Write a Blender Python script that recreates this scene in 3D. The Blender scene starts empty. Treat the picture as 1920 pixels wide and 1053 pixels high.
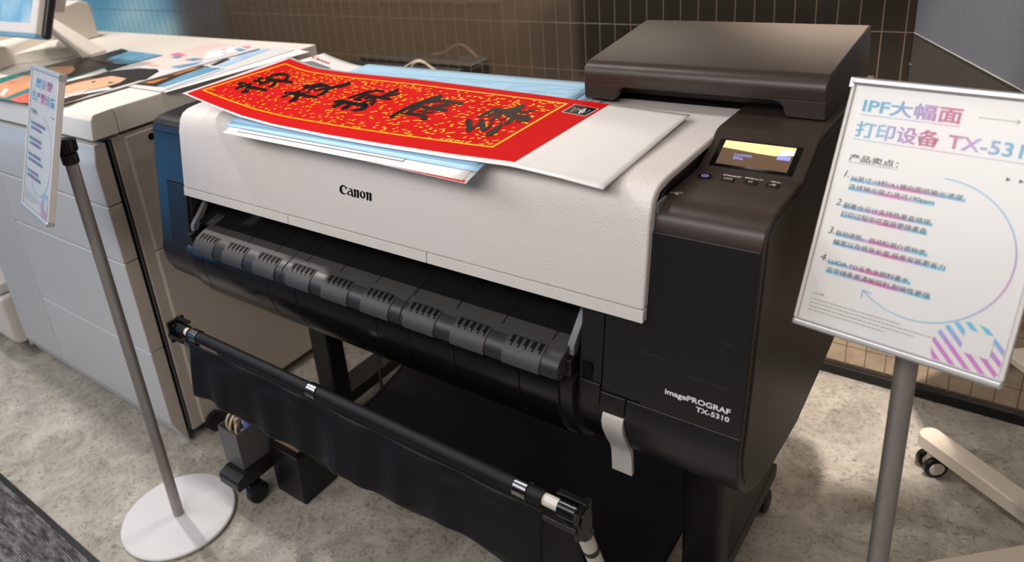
import bpy, bmesh, math, random
from mathutils import Vector, Matrix
random.seed(7)
sc = bpy.context.scene
COL = sc.collection
R2 = math.radians

# ------------------------------------------------------------------ camera
CR = Matrix(((0.77554147, -0.15786972, 0.61123856), (0.62176247, 0.35864963, -0.69626279), (-0.10930167, 0.92002587, 0.37630513)))
CAMP = Vector((0, 0, 1.463)); FPX = 1438.469; PPX, PPY = 810.139, 354.312
cam = bpy.data.cameras.new('camera'); camo = bpy.data.objects.new('camera', cam); COL.objects.link(camo)
camo.matrix_world = Matrix.Translation(CAMP) @ CR.to_4x4()
cam.sensor_fit = 'HORIZONTAL'; cam.sensor_width = 36; cam.lens = FPX/1920*36
cam.shift_x = (960-PPX)/1920; cam.shift_y = -(526.5-PPY)/1920
cam.clip_start = .02; cam.clip_end = 60
cam.dof.use_dof = True; cam.dof.focus_distance = 1.36; cam.dof.aperture_fstop = 4.0
sc.camera = camo

# ------------------------------------------------------------------ light and exposure
sc.view_settings.view_transform = 'Standard'; sc.view_settings.look = 'None'
sc.view_settings.exposure = -.17; sc.view_settings.gamma = 1; sc.view_settings.use_curve_mapping = False
wd = bpy.data.worlds.new('room_air'); sc.world = wd; wd.use_nodes = True
wd.node_tree.nodes['Background'].inputs[0].default_value = (.40, .36, .33, 1)
wd.node_tree.nodes['Background'].inputs[1].default_value = .42
def spot(name, loc, tgt, power, col, size=.05, angle=80, blend=.5):
    l = bpy.data.lights.new(name, 'SPOT'); l.energy = power; l.color = col; l.shadow_soft_size = size
    l.spot_size = R2(angle); l.spot_blend = blend
    o = bpy.data.objects.new(name, l); COL.objects.link(o); o.location = loc
    o.rotation_euler = (Vector(tgt)-Vector(loc)).to_track_quat('-Z', 'Y').to_euler(); return o
def area(name, loc, tgt, power, col, sx, sy):
    l = bpy.data.lights.new(name, 'AREA'); l.energy = power; l.color = col; l.shape = 'RECTANGLE'; l.size = sx; l.size_y = sy
    o = bpy.data.objects.new(name, l); COL.objects.link(o); o.location = loc
    o.rotation_euler = (Vector(tgt)-Vector(loc)).to_track_quat('-Z', 'Y').to_euler(); return o
WARM = (1, .90, .80); NEU = (1, .955, .91)
spot('track_spot', (-3.0, .95, 3.0), (-2.0, .8, .3), 170, NEU)
spot('track_spot', (-2.5, 1.5, 2.9), (-2.35, 1.25, 1.0), 38, WARM, .05, 46)  # extra narrow spot added to brighten the copier top
spot('track_spot', (-1.5, 1.05, 3.0), (-1.1, .95, .8), 45, NEU)
spot('track_spot', (.75, 1.25, 3.0), (-.1, 1.2, .2), 34, WARM)
spot('track_spot', (-.1, 1.1, 3.0), (-.46, 2.06, 0), 520, WARM, .05, 18, .3)
area('fill_light', (-3.2, -.9, 3.0), (-3.0, -.2, 0), 48, (.95, .975, 1), 2.2, 1.0)  # soft fill added to lift the copier front and the left floor
area('fill_light', (-.6, -1.15, 2.5), (-.9, .9, .7), 50, NEU, 2.2, .7)  # soft frontal fill added to brighten the printer front

# ------------------------------------------------------------------ materials
def lin(c):
    return tuple(((v/255)/12.92 if v/255 <= .04045 else ((v/255+.055)/1.055)**2.4) for v in c)
class N:
    def __init__(s, name):
        s.m = bpy.data.materials.new(name); s.m.use_nodes = True; s.t = s.m.node_tree; s.b = s.t.nodes['Principled BSDF']
    def n(s, typ, **kw):
        x = s.t.nodes.new(typ)
        for k, v in kw.items(): setattr(x, k, v)
        return x
    def l(s, a, b): s.t.links.new(a, b)
    def ramp(s, fac, stops):
        r = s.n('ShaderNodeValToRGB'); e = r.color_ramp.elements
        while len(e) < len(stops): e.new(.5)
        for i, (p, c) in enumerate(stops): e[i].position = p; e[i].color = (*c, 1)
        s.l(fac, r.inputs[0]); return r
def mat(name, col, rough=.45, metal=0, spec=.5, noise=0, nscale=30, bump=0, bscale=200, emit=None, estr=1, coat=0, srgb=True):
    a = N(name); c = lin(col) if srgb else col
    a.b.inputs['Base Color'].default_value = (*c, 1); a.b.inputs['Roughness'].default_value = rough
    a.b.inputs['Metallic'].default_value = metal; a.b.inputs['Specular IOR Level'].default_value = spec
    if coat: a.b.inputs['Coat Weight'].default_value = coat; a.b.inputs['Coat Roughness'].default_value = .08
    tc = a.n('ShaderNodeTexCoord')
    if noise:
        nz = a.n('ShaderNodeTexNoise'); nz.inputs['Scale'].default_value = nscale; nz.inputs['Detail'].default_value = 4
        a.l(tc.outputs['Object'], nz.inputs['Vector'])
        r = a.ramp(nz.outputs['Fac'], [(.3, tuple(v*(1-noise) for v in c)), (.7, tuple(min(1, v*(1+noise)) for v in c))])
        a.l(r.outputs[0], a.b.inputs['Base Color'])
    if bump:
        nz = a.n('ShaderNodeTexNoise'); nz.inputs['Scale'].default_value = bscale; nz.inputs['Detail'].default_value = 2
        a.l(tc.outputs['Object'], nz.inputs['Vector'])
        bp = a.n('ShaderNodeBump'); bp.inputs['Strength'].default_value = bump; bp.inputs['Distance'].default_value = .001
        a.l(nz.outputs['Fac'], bp.inputs['Height']); a.l(bp.outputs[0], a.b.inputs['Normal'])
    if emit:
        a.b.inputs['Emission Color'].default_value = (*lin(emit), 1); a.b.inputs['Emission Strength'].default_value = estr
    return a.m
def grad_mat(name, stops, rough=.4):
    a = N(name); tc = a.n('ShaderNodeTexCoord'); sp = a.n('ShaderNodeSeparateXYZ'); a.l(tc.outputs['Generated'], sp.inputs[0])
    r = a.ramp(sp.outputs[0], [(p, lin(c)) for p, c in stops]); a.l(r.outputs[0], a.b.inputs['Base Color'])
    a.b.inputs['Roughness'].default_value = rough; return a.m
M = {}
M['black'] = mat('black_plastic', (30, 27, 30), .34, noise=.06, nscale=60, bump=.10, bscale=900)
M['blackgloss'] = mat('gloss_black_plastic', (17, 16, 18), .22, noise=.05, nscale=20)
M['dark_top'] = mat('black_plastic_warm_reflection', (56, 46, 41), .38, noise=.04, nscale=40, bump=.12, bscale=900)  # black plastic; warm brown reflection of its tops put into the colour
M['side'] = mat('dark_side_plastic', (46, 40, 36), .40, noise=.06, nscale=30, bump=.1, bscale=700)
M['felt'] = mat('black_felt', (10, 10, 11), .8, spec=.2, bump=.4, bscale=1500)
M['guide'] = mat('grey_textured_plastic', (62, 60, 60), .5, noise=.05, nscale=90, bump=.3, bscale=900)
M['satin'] = mat('satin_black_plastic', (40, 39, 42), .4, noise=.05, nscale=40)
M['clip'] = mat('ribbed_clip_plastic', (66, 64, 64), .5, noise=.06, nscale=90, bump=.5, bscale=700)
M['void'] = mat('dark_recess', (6, 6, 7), .7, spec=.2)
M['cover'] = mat('white_textured_plastic', (218, 211, 208), .38, noise=.012, nscale=25, bump=1.0, bscale=330)
M['coverplain'] = mat('white_smooth_plastic', (216, 210, 206), .35, noise=.012, nscale=15)
M['greyplastic'] = mat('grey_plastic', (112, 112, 114), .42, noise=.03, nscale=40)
M['lever'] = mat('light_grey_plastic', (186, 180, 176), .4, noise=.02, nscale=40)
M['cloth'] = None
M['steel'] = mat('painted_steel', (24, 21, 21), .42, noise=.06, nscale=50, bump=.12, bscale=500)
M['chrome'] = mat('chrome_clip', (150, 150, 155), .2, metal=1, noise=.03, nscale=80)
M['tube'] = mat('white_tube', (214, 208, 200), .35, noise=.02, nscale=50)
M['pole'] = mat('brushed_aluminium', (158, 152, 149), .38, metal=.45, noise=.05, nscale=120)
M['plate'] = mat('white_powder_coat', (214, 212, 213), .45, noise=.015, nscale=60)
M['knob'] = mat('black_rubber', (18, 18, 19), .35, noise=.05, nscale=50)
M['alu'] = mat('silver_aluminium', (205, 205, 208), .3, metal=.6, noise=.02, nscale=90)
M['paper'] = mat('white_paper', (232, 228, 226), .55, noise=.01, nscale=10)
M['paperbright'] = mat('glossy_photo_paper', (226, 223, 222), .3, noise=.008, nscale=12)
M['bluepaper'] = mat('light_blue_print', (172, 212, 238), .5, noise=.02, nscale=12)
M['blueink'] = mat('blue_ink_line', (92, 140, 178), .5, noise=.03)
M['greyink'] = mat('grey_ink_line', (120, 118, 122), .5, noise=.03)
M['redink'] = mat('red_ink', (206, 44, 38), .45, noise=.03)
M['red'] = mat('red_print', (206, 12, 16), .5, spec=.1, noise=.02, nscale=8)
M['gold'] = mat('yellow_gold_print', (255, 190, 20), .35, spec=.15, noise=.04, nscale=90)
M['ink'] = mat('black_ink', (12, 14, 16), .4, spec=.15, noise=.05, nscale=60)
M['white'] = mat('white_ink', (238, 236, 238), .4, noise=.01)
M['textblack'] = mat('black_text_ink', (30, 26, 27), .5, noise=.03)
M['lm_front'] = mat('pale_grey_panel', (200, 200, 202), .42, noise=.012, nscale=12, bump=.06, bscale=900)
M['lm_side'] = mat('panel_warm_shade', (188, 176, 164), .45, noise=.015, nscale=12, bump=.06, bscale=900)  # same panel as the front, warm shade of the side faces put into colour
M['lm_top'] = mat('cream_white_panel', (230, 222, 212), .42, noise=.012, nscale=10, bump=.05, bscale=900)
M['trolley'] = mat('cream_painted_steel', (222, 210, 196), .4, noise=.015, nscale=40)
M['panelgrey'] = mat('grey_speckled_panel', (112, 114, 122), .55, noise=.22, nscale=420)
M['brushed'] = mat('dark_brushed_metal', (112, 106, 102), .4, metal=.6, noise=.2, nscale=260)
M['trimline'] = mat('bright_metal_edge', (225, 222, 220), .3, metal=.5, noise=.02)
M['base_black'] = mat('black_baseboard', (12, 11, 11), .5, noise=.05)
M['cord'] = mat('beige_cord', (214, 198, 168), .5, noise=.05, nscale=60)
M['cable'] = mat('black_cable', (16, 15, 16), .45, noise=.05)
M['bluepack'] = mat('blue_packet', (120, 142, 235), .35, noise=.08, nscale=50)
M['tan'] = mat('tan_plastic', (190, 160, 125), .45, noise=.06, nscale=40)
M['cardboard'] = mat('brown_cardboard', (140, 112, 88), .7, noise=.1, nscale=60)
M['greybox'] = mat('grey_metal_box', (92, 89, 88), .5, noise=.04, nscale=60)
M['screen'] = mat('lit_lcd_brown', (84, 66, 52), .15, emit=(122, 96, 74), estr=.45)
M['screen_y'] = mat('emissive_cream', (200, 184, 130), .15, emit=(255, 232, 170), estr=.72)
M['screen_w'] = mat('lit_lcd_white', (220, 220, 240), .15, emit=(250, 244, 240), estr=.9)
M['screen_b'] = mat('lit_lcd_blue', (130, 135, 200), .15, emit=(150, 156, 228), estr=.7)
M['icon'] = mat('white_icon_ink', (235, 232, 230), .4, noise=.01)
M['power'] = mat('power_led', (170, 165, 240), .4, emit=(170, 165, 250), estr=.6)
M['skin'] = mat('printed_skin', (226, 176, 142), .3, noise=.08, nscale=14)
M['skin2'] = mat('printed_tan_skin', (214, 150, 110), .3, noise=.08, nscale=14)
M['hair'] = mat('printed_dark_hair', (44, 36, 34), .3, noise=.2, nscale=30)
M['hairbrown'] = mat('printed_brown_hair', (88, 62, 50), .3, noise=.25, nscale=30)
M['teal'] = mat('printed_teal', (44, 118, 118), .3, noise=.05, nscale=12)
M['bluegrey'] = mat('printed_blue_water', (108, 160, 190), .3, noise=.18, nscale=26)
M['rose'] = mat('printed_rose', (226, 122, 150), .3, noise=.1, nscale=20)
M['palepink'] = mat('printed_pale_pink', (238, 214, 206), .3, noise=.04, nscale=12)
M['coral'] = mat('printed_coral', (212, 96, 72), .3, noise=.25, nscale=60)
M['lips'] = mat('printed_lips', (214, 108, 110), .3, noise=.06, nscale=20)
M['sky'] = mat('printed_sky_blue', (176, 206, 236), .3, noise=.08, nscale=20)
M['orangebrown'] = mat('printed_orange_lights', (206, 130, 62), .3, noise=.4, nscale=120)
M['darkbrown'] = mat('printed_dark_brown', (58, 38, 30), .3, noise=.4, nscale=80)
M['rubber'] = mat('caster_rubber', (14, 14, 15), .4, noise=.05, nscale=60)
M['wallpaint'] = mat('plain_wall_paint', (150, 136, 120), .7, noise=.03, nscale=6)
M['darkpart'] = mat('added_partition_black', (9, 8, 8), 1, spec=0, noise=.05, nscale=6)
CY = (40, 158, 200); PU = (156, 116, 196); MA = (188, 16, 112)
M['g_title1'] = grad_mat('title_gradient', [(0, CY), (.35, CY), (.62, PU), (.86, MA), (1, MA)])
M['g_title2'] = grad_mat('model_line_gradient', [(0, CY), (.14, (110, 170, 214)), (.28, PU), (.42, MA), (.53, MA), (.68, (176, 150, 214)), (.82, CY), (1, CY)])
M['g_high'] = grad_mat('highlight_gradient', [(0, (104, 196, 226)), (.22, (150, 180, 226)), (.48, (222, 112, 182)), (.62, (212, 130, 196)), (.85, (134, 196, 228)), (1, (120, 206, 230))])
M['arc'] = None
def arc_mat(name, stops, axis=2):
    a = N(name); tc = a.n('ShaderNodeTexCoord'); sp = a.n('ShaderNodeSeparateXYZ'); a.l(tc.outputs['Generated'], sp.inputs[0])
    r = a.ramp(sp.outputs[axis], [(p, lin(c)) for p, c in stops]); a.l(r.outputs[0], a.b.inputs['Base Color']); a.b.inputs['Roughness'].default_value = .4
    return a.m
M['arc'] = arc_mat('arc_gradient', [(0, (120, 196, 220)), (.12, (140, 176, 220)), (.4, (196, 110, 196)), (.55, (170, 130, 205)), (.7, (120, 176, 226)), (1, (104, 186, 222))])
M['stripe'] = arc_mat('stripe_gradient', [(0, (206, 120, 190)), (.35, (196, 120, 196)), (.6, (150, 160, 216)), (.8, (100, 184, 222)), (1, (90, 190, 220))])
def cloth_mat():
    a = N('black_polyester_cloth'); a.b.inputs['Base Color'].default_value = (*lin((15, 13, 17)), 1)
    a.b.inputs['Roughness'].default_value = .6; a.b.inputs['Specular IOR Level'].default_value = .28
    tc = a.n('ShaderNodeTexCoord'); nz = a.n('ShaderNodeTexNoise'); nz.inputs['Scale'].default_value = 14; nz.inputs['Detail'].default_value = 5
    a.l(tc.outputs['Object'], nz.inputs[0]); bp = a.n('ShaderNodeBump'); bp.inputs['Strength'].default_value = .25; bp.inputs['Distance'].default_value = .01
    a.l(nz.outputs['Fac'], bp.inputs['Height']); a.l(bp.outputs[0], a.b.inputs['Normal']); return a.m
M['cloth'] = cloth_mat()
def floor_mat():
    a = N('stone_pattern_vinyl'); tc = a.n('ShaderNodeTexCoord')
    n1 = a.n('ShaderNodeTexNoise'); n1.inputs['Scale'].default_value = 7; n1.inputs['Detail'].default_value = 9; n1.inputs['Roughness'].default_value = .68; n1.inputs['Distortion'].default_value = 1.1
    n2 = a.n('ShaderNodeTexNoise'); n2.inputs['Scale'].default_value = 42; n2.inputs['Detail'].default_value = 6; n2.inputs['Roughness'].default_value = .7; n2.inputs['Distortion'].default_value = 2.2
    a.l(tc.outputs['Object'], n1.inputs[0]); a.l(tc.outputs['Object'], n2.inputs[0])
    r1 = a.ramp(n1.outputs['Fac'], [(.32, lin((142, 135, 125))), (.5, lin((168, 161, 151))), (.68, lin((192, 186, 176)))])
    r2 = a.ramp(n2.outputs['Fac'], [(.36, (.50, .49, .47)), (.47, (.92, .92, .92)), (.62, (1, 1, 1)), (.72, (1.12, 1.12, 1.1))])
    mx = a.n('ShaderNodeMix', data_type='RGBA', blend_type='MULTIPLY'); mx.inputs[0].default_value = 1
    a.l(r1.outputs[0], mx.inputs[6]); a.l(r2.outputs[0], mx.inputs[7]); a.l(mx.outputs[2], a.b.inputs['Base Color'])
    a.b.inputs['Roughness'].default_value = .5; a.b.inputs['Specular IOR Level'].default_value = .35; return a.m
M['floor'] = floor_mat()
def carpet_mat():
    a = N('grey_ribbed_carpet'); tc = a.n('ShaderNodeTexCoord')
    w = a.n('ShaderNodeTexWave', wave_type='BANDS', bands_direction='Y'); w.inputs['Scale'].default_value = 62; w.inputs['Distortion'].default_value = 1.2; w.inputs['Detail'].default_value = 2; w.inputs['Detail Scale'].default_value = 6
    mp = a.n('ShaderNodeMapping'); mp.inputs['Scale'].default_value = (16, 60, 1); a.l(tc.outputs['Object'], mp.inputs[0])
    n1 = a.n('ShaderNodeTexNoise'); n1.inputs['Scale'].default_value = 1; n1.inputs['Detail'].default_value = 6; n1.inputs['Roughness'].default_value = .75
    a.l(tc.outputs['Object'], w.inputs[0]); a.l(mp.outputs[0], n1.inputs[0])
    r1 = a.ramp(n1.outputs['Fac'], [(.40, lin((52, 49, 52))), (.5, lin((104, 100, 102))), (.62, lin((150, 146, 147)))])
    r2 = a.ramp(w.outputs['Fac'], [(.25, (.35, .35, .35)), (.6, (1, 1, 1))])
    mx = a.n('ShaderNodeMix', data_type='RGBA', blend_type='MULTIPLY'); mx.inputs[0].default_value = 1
    a.l(r1.outputs[0], mx.inputs[6]); a.l(r2.outputs[0], mx.inputs[7]); a.l(mx.outputs[2], a.b.inputs['Base Color']); a.b.inputs['Roughness'].default_value = .95
    bp = a.n('ShaderNodeBump'); bp.inputs['Strength'].default_value = .6; bp.inputs['Distance'].default_value = .003
    a.l(w.outputs['Fac'], bp.inputs['Height']); a.l(bp.outputs[0], a.b.inputs['Normal']); return a.m
M['carpet'] = carpet_mat()
def tile_mat():
    a = N('bronze_mirror_tiles'); tc = a.n('ShaderNodeTexCoord'); sp = a.n('ShaderNodeSeparateXYZ'); a.l(tc.outputs['Object'], sp.inputs[0])
    cb = a.n('ShaderNodeCombineXYZ')
    ax = a.n('ShaderNodeMath', operation='ADD'); ax.inputs[1].default_value = .0007+.300; a.l(sp.outputs[0], ax.inputs[0]); a.l(ax.outputs[0], cb.inputs[0])
    az = a.n('ShaderNodeMath', operation='ADD'); az.inputs[1].default_value = .0535; a.l(sp.outputs[2], az.inputs[0]); a.l(az.outputs[0], cb.inputs[1])
    br = a.n('ShaderNodeTexBrick', offset=0.0); br.inputs['Scale'].default_value = 1; br.inputs['Brick Width'].default_value = .05; br.inputs['Row Height'].default_value = .15
    br.inputs['Mortar Size'].default_value = .0013; br.inputs['Mortar Smooth'].default_value = .1
    a.l(cb.outputs[0], br.inputs[0])
    mix = a.n('ShaderNodeMix', data_type='RGBA'); a.l(br.outputs['Fac'], mix.inputs[0])
    mix.inputs[6].default_value = (.68, .57, .46, 1); mix.inputs[7].default_value = (*lin((118, 98, 80)), 1)
    a.l(mix.outputs[2], a.b.inputs['Base Color'])
    inv = a.n('ShaderNodeMath', operation='MULTIPLY_ADD'); inv.inputs[1].default_value = -.96; inv.inputs[2].default_value = .96; a.l(br.outputs['Fac'], inv.inputs[0]); a.l(inv.outputs[0], a.b.inputs['Metallic'])
    rr = a.n('ShaderNodeMath', operation='MULTIPLY_ADD'); rr.inputs[1].default_value = .45; rr.inputs[2].default_value = .11; a.l(br.outputs['Fac'], rr.inputs[0]); a.l(rr.outputs[0], a.b.inputs['Roughness'])
    bp = a.n('ShaderNodeBump', invert=True); bp.inputs['Strength'].default_value = .3; bp.inputs['Distance'].default_value = .001; a.l(br.outputs['Fac'], bp.inputs['Height']); a.l(bp.outputs[0], a.b.inputs['Normal'])
    return a.m
M['tile'] = tile_mat()
def acrylic_mat():
    a = N('clear_acrylic'); a.t.nodes.remove(a.b); out = [n for n in a.t.nodes if n.type == 'OUTPUT_MATERIAL'][0]
    tr = a.n('ShaderNodeBsdfTransparent'); gl = a.n('ShaderNodeBsdfGlossy'); gl.inputs['Roughness'].default_value = .3
    fr = a.n('ShaderNodeFresnel'); fr.inputs['IOR'].default_value = 1.45; mx = a.n('ShaderNodeMixShader')
    a.l(fr.outputs[0], mx.inputs[0]); a.l(tr.outputs[0], mx.inputs[1]); a.l(gl.outputs[0], mx.inputs[2]); a.l(mx.outputs[0], out.inputs[0]); return a.m
M['acrylic'] = acrylic_mat()
def display_mat(nm, est, deep=False):
    a = N(nm); tc = a.n('ShaderNodeTexCoord'); nz = a.n('ShaderNodeTexNoise'); nz.inputs['Scale'].default_value = 2.2; nz.inputs['Detail'].default_value = 3
    a.l(tc.outputs['Object'], nz.inputs[0]); r = a.ramp(nz.outputs['Fac'], [(.3, (.02, .17, .42)), (.7, (.06, .30, .62))] if deep else [(.35, (.06, .30, .56)), (.5, (.18, .48, .78)), (.65, (.5, .78, .95))])
    a.l(r.outputs[0], a.b.inputs['Emission Color']); a.b.inputs['Emission Strength'].default_value = est; a.b.inputs['Base Color'].default_value = (.02, .04, .06, 1); return a.m
M['display'] = display_mat('lit_blue_display', 1.25); M['display_front'] = display_mat('lit_deep_blue_display', 6, True)
def monitor_mat():
    a = N('lit_monitor_picture'); tc = a.n('ShaderNodeTexCoord'); nz = a.n('ShaderNodeTexNoise'); nz.inputs['Scale'].default_value = 7; nz.inputs['Detail'].default_value = 3
    a.l(tc.outputs['Object'], nz.inputs[0]); r = a.ramp(nz.outputs['Fac'], [(.35, lin((110, 178, 226))), (.5, lin((160, 208, 238))), (.66, lin((232, 240, 240)))])
    a.l(r.outputs[0], a.b.inputs['Emission Color']); a.b.inputs['Emission Strength'].default_value = .8; a.b.inputs['Base Color'].default_value = (.05, .08, .1, 1); return a.m
M['monitor'] = monitor_mat()

# ------------------------------------------------------------------ mesh helpers
def origin(o):
    v = Vector((0, 0, 0))
    while o: v += Vector(o.location); o = o.parent
    return v
def tag(o, label=None, cat=None, group=None, kind=None):
    if label: o['label'] = label
    if cat: o['category'] = cat
    if group: o['group'] = group
    if kind: o['kind'] = kind
    return o
def thing(name, label, cat, loc=(0, 0, 0), group=None):
    o = bpy.data.objects.new(name, None); COL.objects.link(o); o.location = loc; o.empty_display_size = .05
    return tag(o, label, cat, group)
class MB:
    def __init__(s): s.v = []; s.f = []; s.mi = []; s.cur = 0
    def add(s, verts, faces):
        b = len(s.v); s.v += [Vector(p) for p in verts]; s.f += [[b+i for i in f] for f in faces]; s.mi += [s.cur]*len(faces); return s
    def mat(s, i): s.cur = i; return s
    def box(s, x0, x1, y0, y1, z0, z1):
        p = [(x0, y0, z0), (x1, y0, z0), (x1, y1, z0), (x0, y1, z0), (x0, y0, z1), (x1, y0, z1), (x1, y1, z1), (x0, y1, z1)]
        return s.add(p, [(0, 3, 2, 1), (4, 5, 6, 7), (0, 1, 5, 4), (1, 2, 6, 5), (2, 3, 7, 6), (3, 0, 4, 7)])
    def obox(s, c, ax, ay, az, hx, hy, hz):
        c = Vector(c); ax, ay, az = Vector(ax)*hx, Vector(ay)*hy, Vector(az)*hz
        p = [c+ax*i+ay*j+az*k for k in (-1, 1) for i, j in ((-1, -1), (1, -1), (1, 1), (-1, 1))]
        return s.add(p, [(0, 3, 2, 1), (4, 5, 6, 7), (0, 1, 5, 4), (1, 2, 6, 5), (2, 3, 7, 6), (3, 0, 4, 7)])
    def prism(s, prof, a0, a1, axis='x'):
        def P(p, a): return {'x': (a, p[0], p[1]), 'y': (p[0], a, p[1]), 'z': (p[0], p[1], a)}[axis]
        n = len(prof); vs = [P(p, a0) for p in prof]+[P(p, a1) for p in prof]
        fs = [(i, (i+1) % n, n+(i+1) % n, n+i) for i in range(n)]+[tuple(reversed(range(n))), tuple(range(n, 2*n))]
        return s.add(vs, fs)
    def tube(s, path, r, seg=14, cap=True):
        path = [Vector(p) for p in path]; n = len(path); rs = r if isinstance(r, (list, tuple)) else [r]*n
        rings = []; up = None
        for i, p in enumerate(path):
            t = (path[min(i+1, n-1)]-path[max(i-1, 0)]).normalized()
            if up is None: up = t.orthogonal().normalized()
            up = (up-t*up.dot(t)).normalized(); w = t.cross(up)
            rings.append([p+(up*math.cos(6.2832*k/seg)+w*math.sin(6.2832*k/seg))*rs[i] for k in range(seg)])
        vs = [q for g in rings for q in g]; fs = []
        for i in range(n-1):
            for k in range(seg): a, b = i*seg+k, i*seg+(k+1) % seg; fs.append((a, b, b+seg, a+seg))
        if cap: fs.append(tuple(reversed(range(seg)))); fs.append(tuple(range((n-1)*seg, n*seg)))
        return s.add(vs, fs)
    def lathe(s, prof, c, seg=48, axis=(0, 0, 1)):
        c = Vector(c); az = Vector(axis).normalized(); ax = az.orthogonal().normalized(); ay = az.cross(ax); n = len(prof)
        vs = []
        for k in range(seg):
            d = ax*math.cos(6.28318*k/seg)+ay*math.sin(6.28318*k/seg)
            vs += [c+d*r+az*h for r, h in prof]
        fs = []
        for k in range(seg):
            for i in range(n-1): a, b = k*n+i, ((k+1) % seg)*n+i; fs.append((a, b, b+1, a+1))
        fs.append(tuple(k*n for k in reversed(range(seg)))); fs.append(tuple(k*n+n-1 for k in range(seg)))
        return s.add(vs, fs)
    def grid(s, fn, us, vs_):
        nu, nv = len(us), len(vs_)
        return s.add([fn(u, v) for v in vs_ for u in us], [(j*nu+i, j*nu+i+1, (j+1)*nu+i+1, (j+1)*nu+i) for j in range(nv-1) for i in range(nu-1)])
    def poly(s, pts): return s.add(pts, [tuple(range(len(pts)))])
    def build(s, name, mats, parent=None, bevel=0, solid=0, smooth=38, seg=2, rec=True):
        mats = mats if isinstance(mats, (list, tuple)) else [mats]
        og = origin(parent) if parent else Vector((0, 0, 0))
        me = bpy.data.meshes.new(name); me.from_pydata([tuple(p-og) for p in s.v], [], s.f)
        for i, p in enumerate(me.polygons): p.material_index = s.mi[i]
        for m in mats: me.materials.append(M[m] if isinstance(m, str) else m)
        bm = bmesh.new(); bm.from_mesh(me); bmesh.ops.remove_doubles(bm, verts=bm.verts, dist=1e-6)
        if rec: bmesh.ops.recalc_face_normals(bm, faces=bm.faces)
        bm.to_mesh(me); bm.free()
        me.polygons.foreach_set('use_smooth', [True]*len(me.polygons)); me.set_sharp_from_angle(angle=R2(smooth))
        o = bpy.data.objects.new(name, me); COL.objects.link(o)
        if parent: o.parent = parent
        if solid:
            q = o.modifiers.new('s', 'SOLIDIFY'); q.thickness = solid; q.offset = -1
        if bevel:
            q = o.modifiers.new('b', 'BEVEL'); q.width = bevel; q.segments = seg; q.limit_method = 'ANGLE'; q.angle_limit = R2(50); q.harden_normals = True
        return o
def rnd(pts, rad, seg=6):
    out = []; n = len(pts)
    for i in range(n):
        r = rad[i] if isinstance(rad, (list, tuple)) else rad
        p = Vector(pts[i]).to_2d(); a = Vector(pts[i-1]).to_2d(); b = Vector(pts[(i+1) % n]).to_2d()
        if r <= 0: out.append(tuple(p)); continue
        da, db = (a-p).normalized(), (b-p).normalized(); ang = da.angle(db); t = min(r/math.tan(ang/2), (a-p).length*.49, (b-p).length*.49)
        s0, s1 = p+da*t, p+db*t
        for k in range(seg+1):
            u = k/seg; out.append(tuple(s0*(1-u)**2+p*2*u*(1-u)+s1*u*u))
    return out
def lsp(a, b, n): return [a+(b-a)*i/(n-1) for i in range(n)]
def interp(x, tab):
    if x <= tab[0][0]: return tab[0][1]
    for (a, b), (c, d) in zip(tab, tab[1:]):
        if x <= c: return b+(d-b)*(x-a)/(c-a)
    return tab[-1][1]
def stroke2d(pts, ws, n=10):
    """outline quads of a brush stroke (2-D); returns verts, faces"""
    P = [Vector(p) for p in pts]; m = len(P); out = []; W = []
    for i in range(m-1):
        p0, p1, p2, p3 = P[max(i-1, 0)], P[i], P[i+1], P[min(i+2, m-1)]
        for k in range(n):
            t = k/n; out.append(.5*((2*p1)+(p2-p0)*t+(2*p0-5*p1+4*p2-p3)*t*t+(3*p1-p0-3*p2+p3)*t**3)); W.append(ws[i]+(ws[i+1]-ws[i])*t)
    out.append(P[-1]); W.append(ws[-1])
    L = []; Rr = []
    for i, p in enumerate(out):
        d = (out[min(i+1, len(out)-1)]-out[max(i-1, 0)]).normalized(); nn = Vector((-d.y, d.x)); L.append(p+nn*W[i]/2); Rr.append(p-nn*W[i]/2)
    def cap(p, d, w): return [p+(d*math.cos(a)+Vector((-d.y, d.x))*math.sin(a))*w/2 for a in lsp(math.pi/2, -math.pi/2, 9)]
    d0 = (out[0]-out[1]).normalized(); d1 = (out[-1]-out[-2]).normalized()
    vs = L+Rr; k = len(L); fs = [(i, k+i, k+i+1, i+1) for i in range(k-1)]
    for p, d, w in ((out[0], d0, W[0]), (out[-1], d1, W[-1])):
        if w > 0: c = cap(p, d, w); b = len(vs); vs += c; fs.append(tuple(range(b, b+len(c))))
    return [tuple(q) for q in vs], fs
def text2d(body, size=1.0, bold=0.0, shear=0, spacing=1.0):
    c = bpy.data.curves.new('t', 'FONT'); c.body = body; c.size = size; c.offset = bold; c.shear = shear; c.space_character = spacing; c.resolution_u = 3
    o = bpy.data.objects.new('t', c); COL.objects.link(o); bpy.context.view_layer.update()
    me = bpy.data.meshes.new_from_object(o.evaluated_get(bpy.context.evaluated_depsgraph_get()))
    vs = [(v.co.x, v.co.y) for v in me.vertices]; fs = [tuple(p.vertices) for p in me.polygons]
    bpy.data.objects.remove(o); bpy.data.curves.remove(c); bpy.data.meshes.remove(me); return vs, fs
def fit_text(mb, body, fn, x0, x1, y0, y1, bold=0, italic=0):
    """text squeezed into the box x0..x1, y0..y1 of a 2-D frame mapped by fn"""
    vs, fs = text2d(body, 1.0, bold, italic)
    ax, bx = min(v[0] for v in vs), max(v[0] for v in vs); ay, by = min(v[1] for v in vs), max(v[1] for v in vs)
    mb.add([fn(x0+(v[0]-ax)/(bx-ax)*(x1-x0), y0+(v[1]-ay)/(by-ay)*(y1-y0)) for v in vs], fs)
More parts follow.
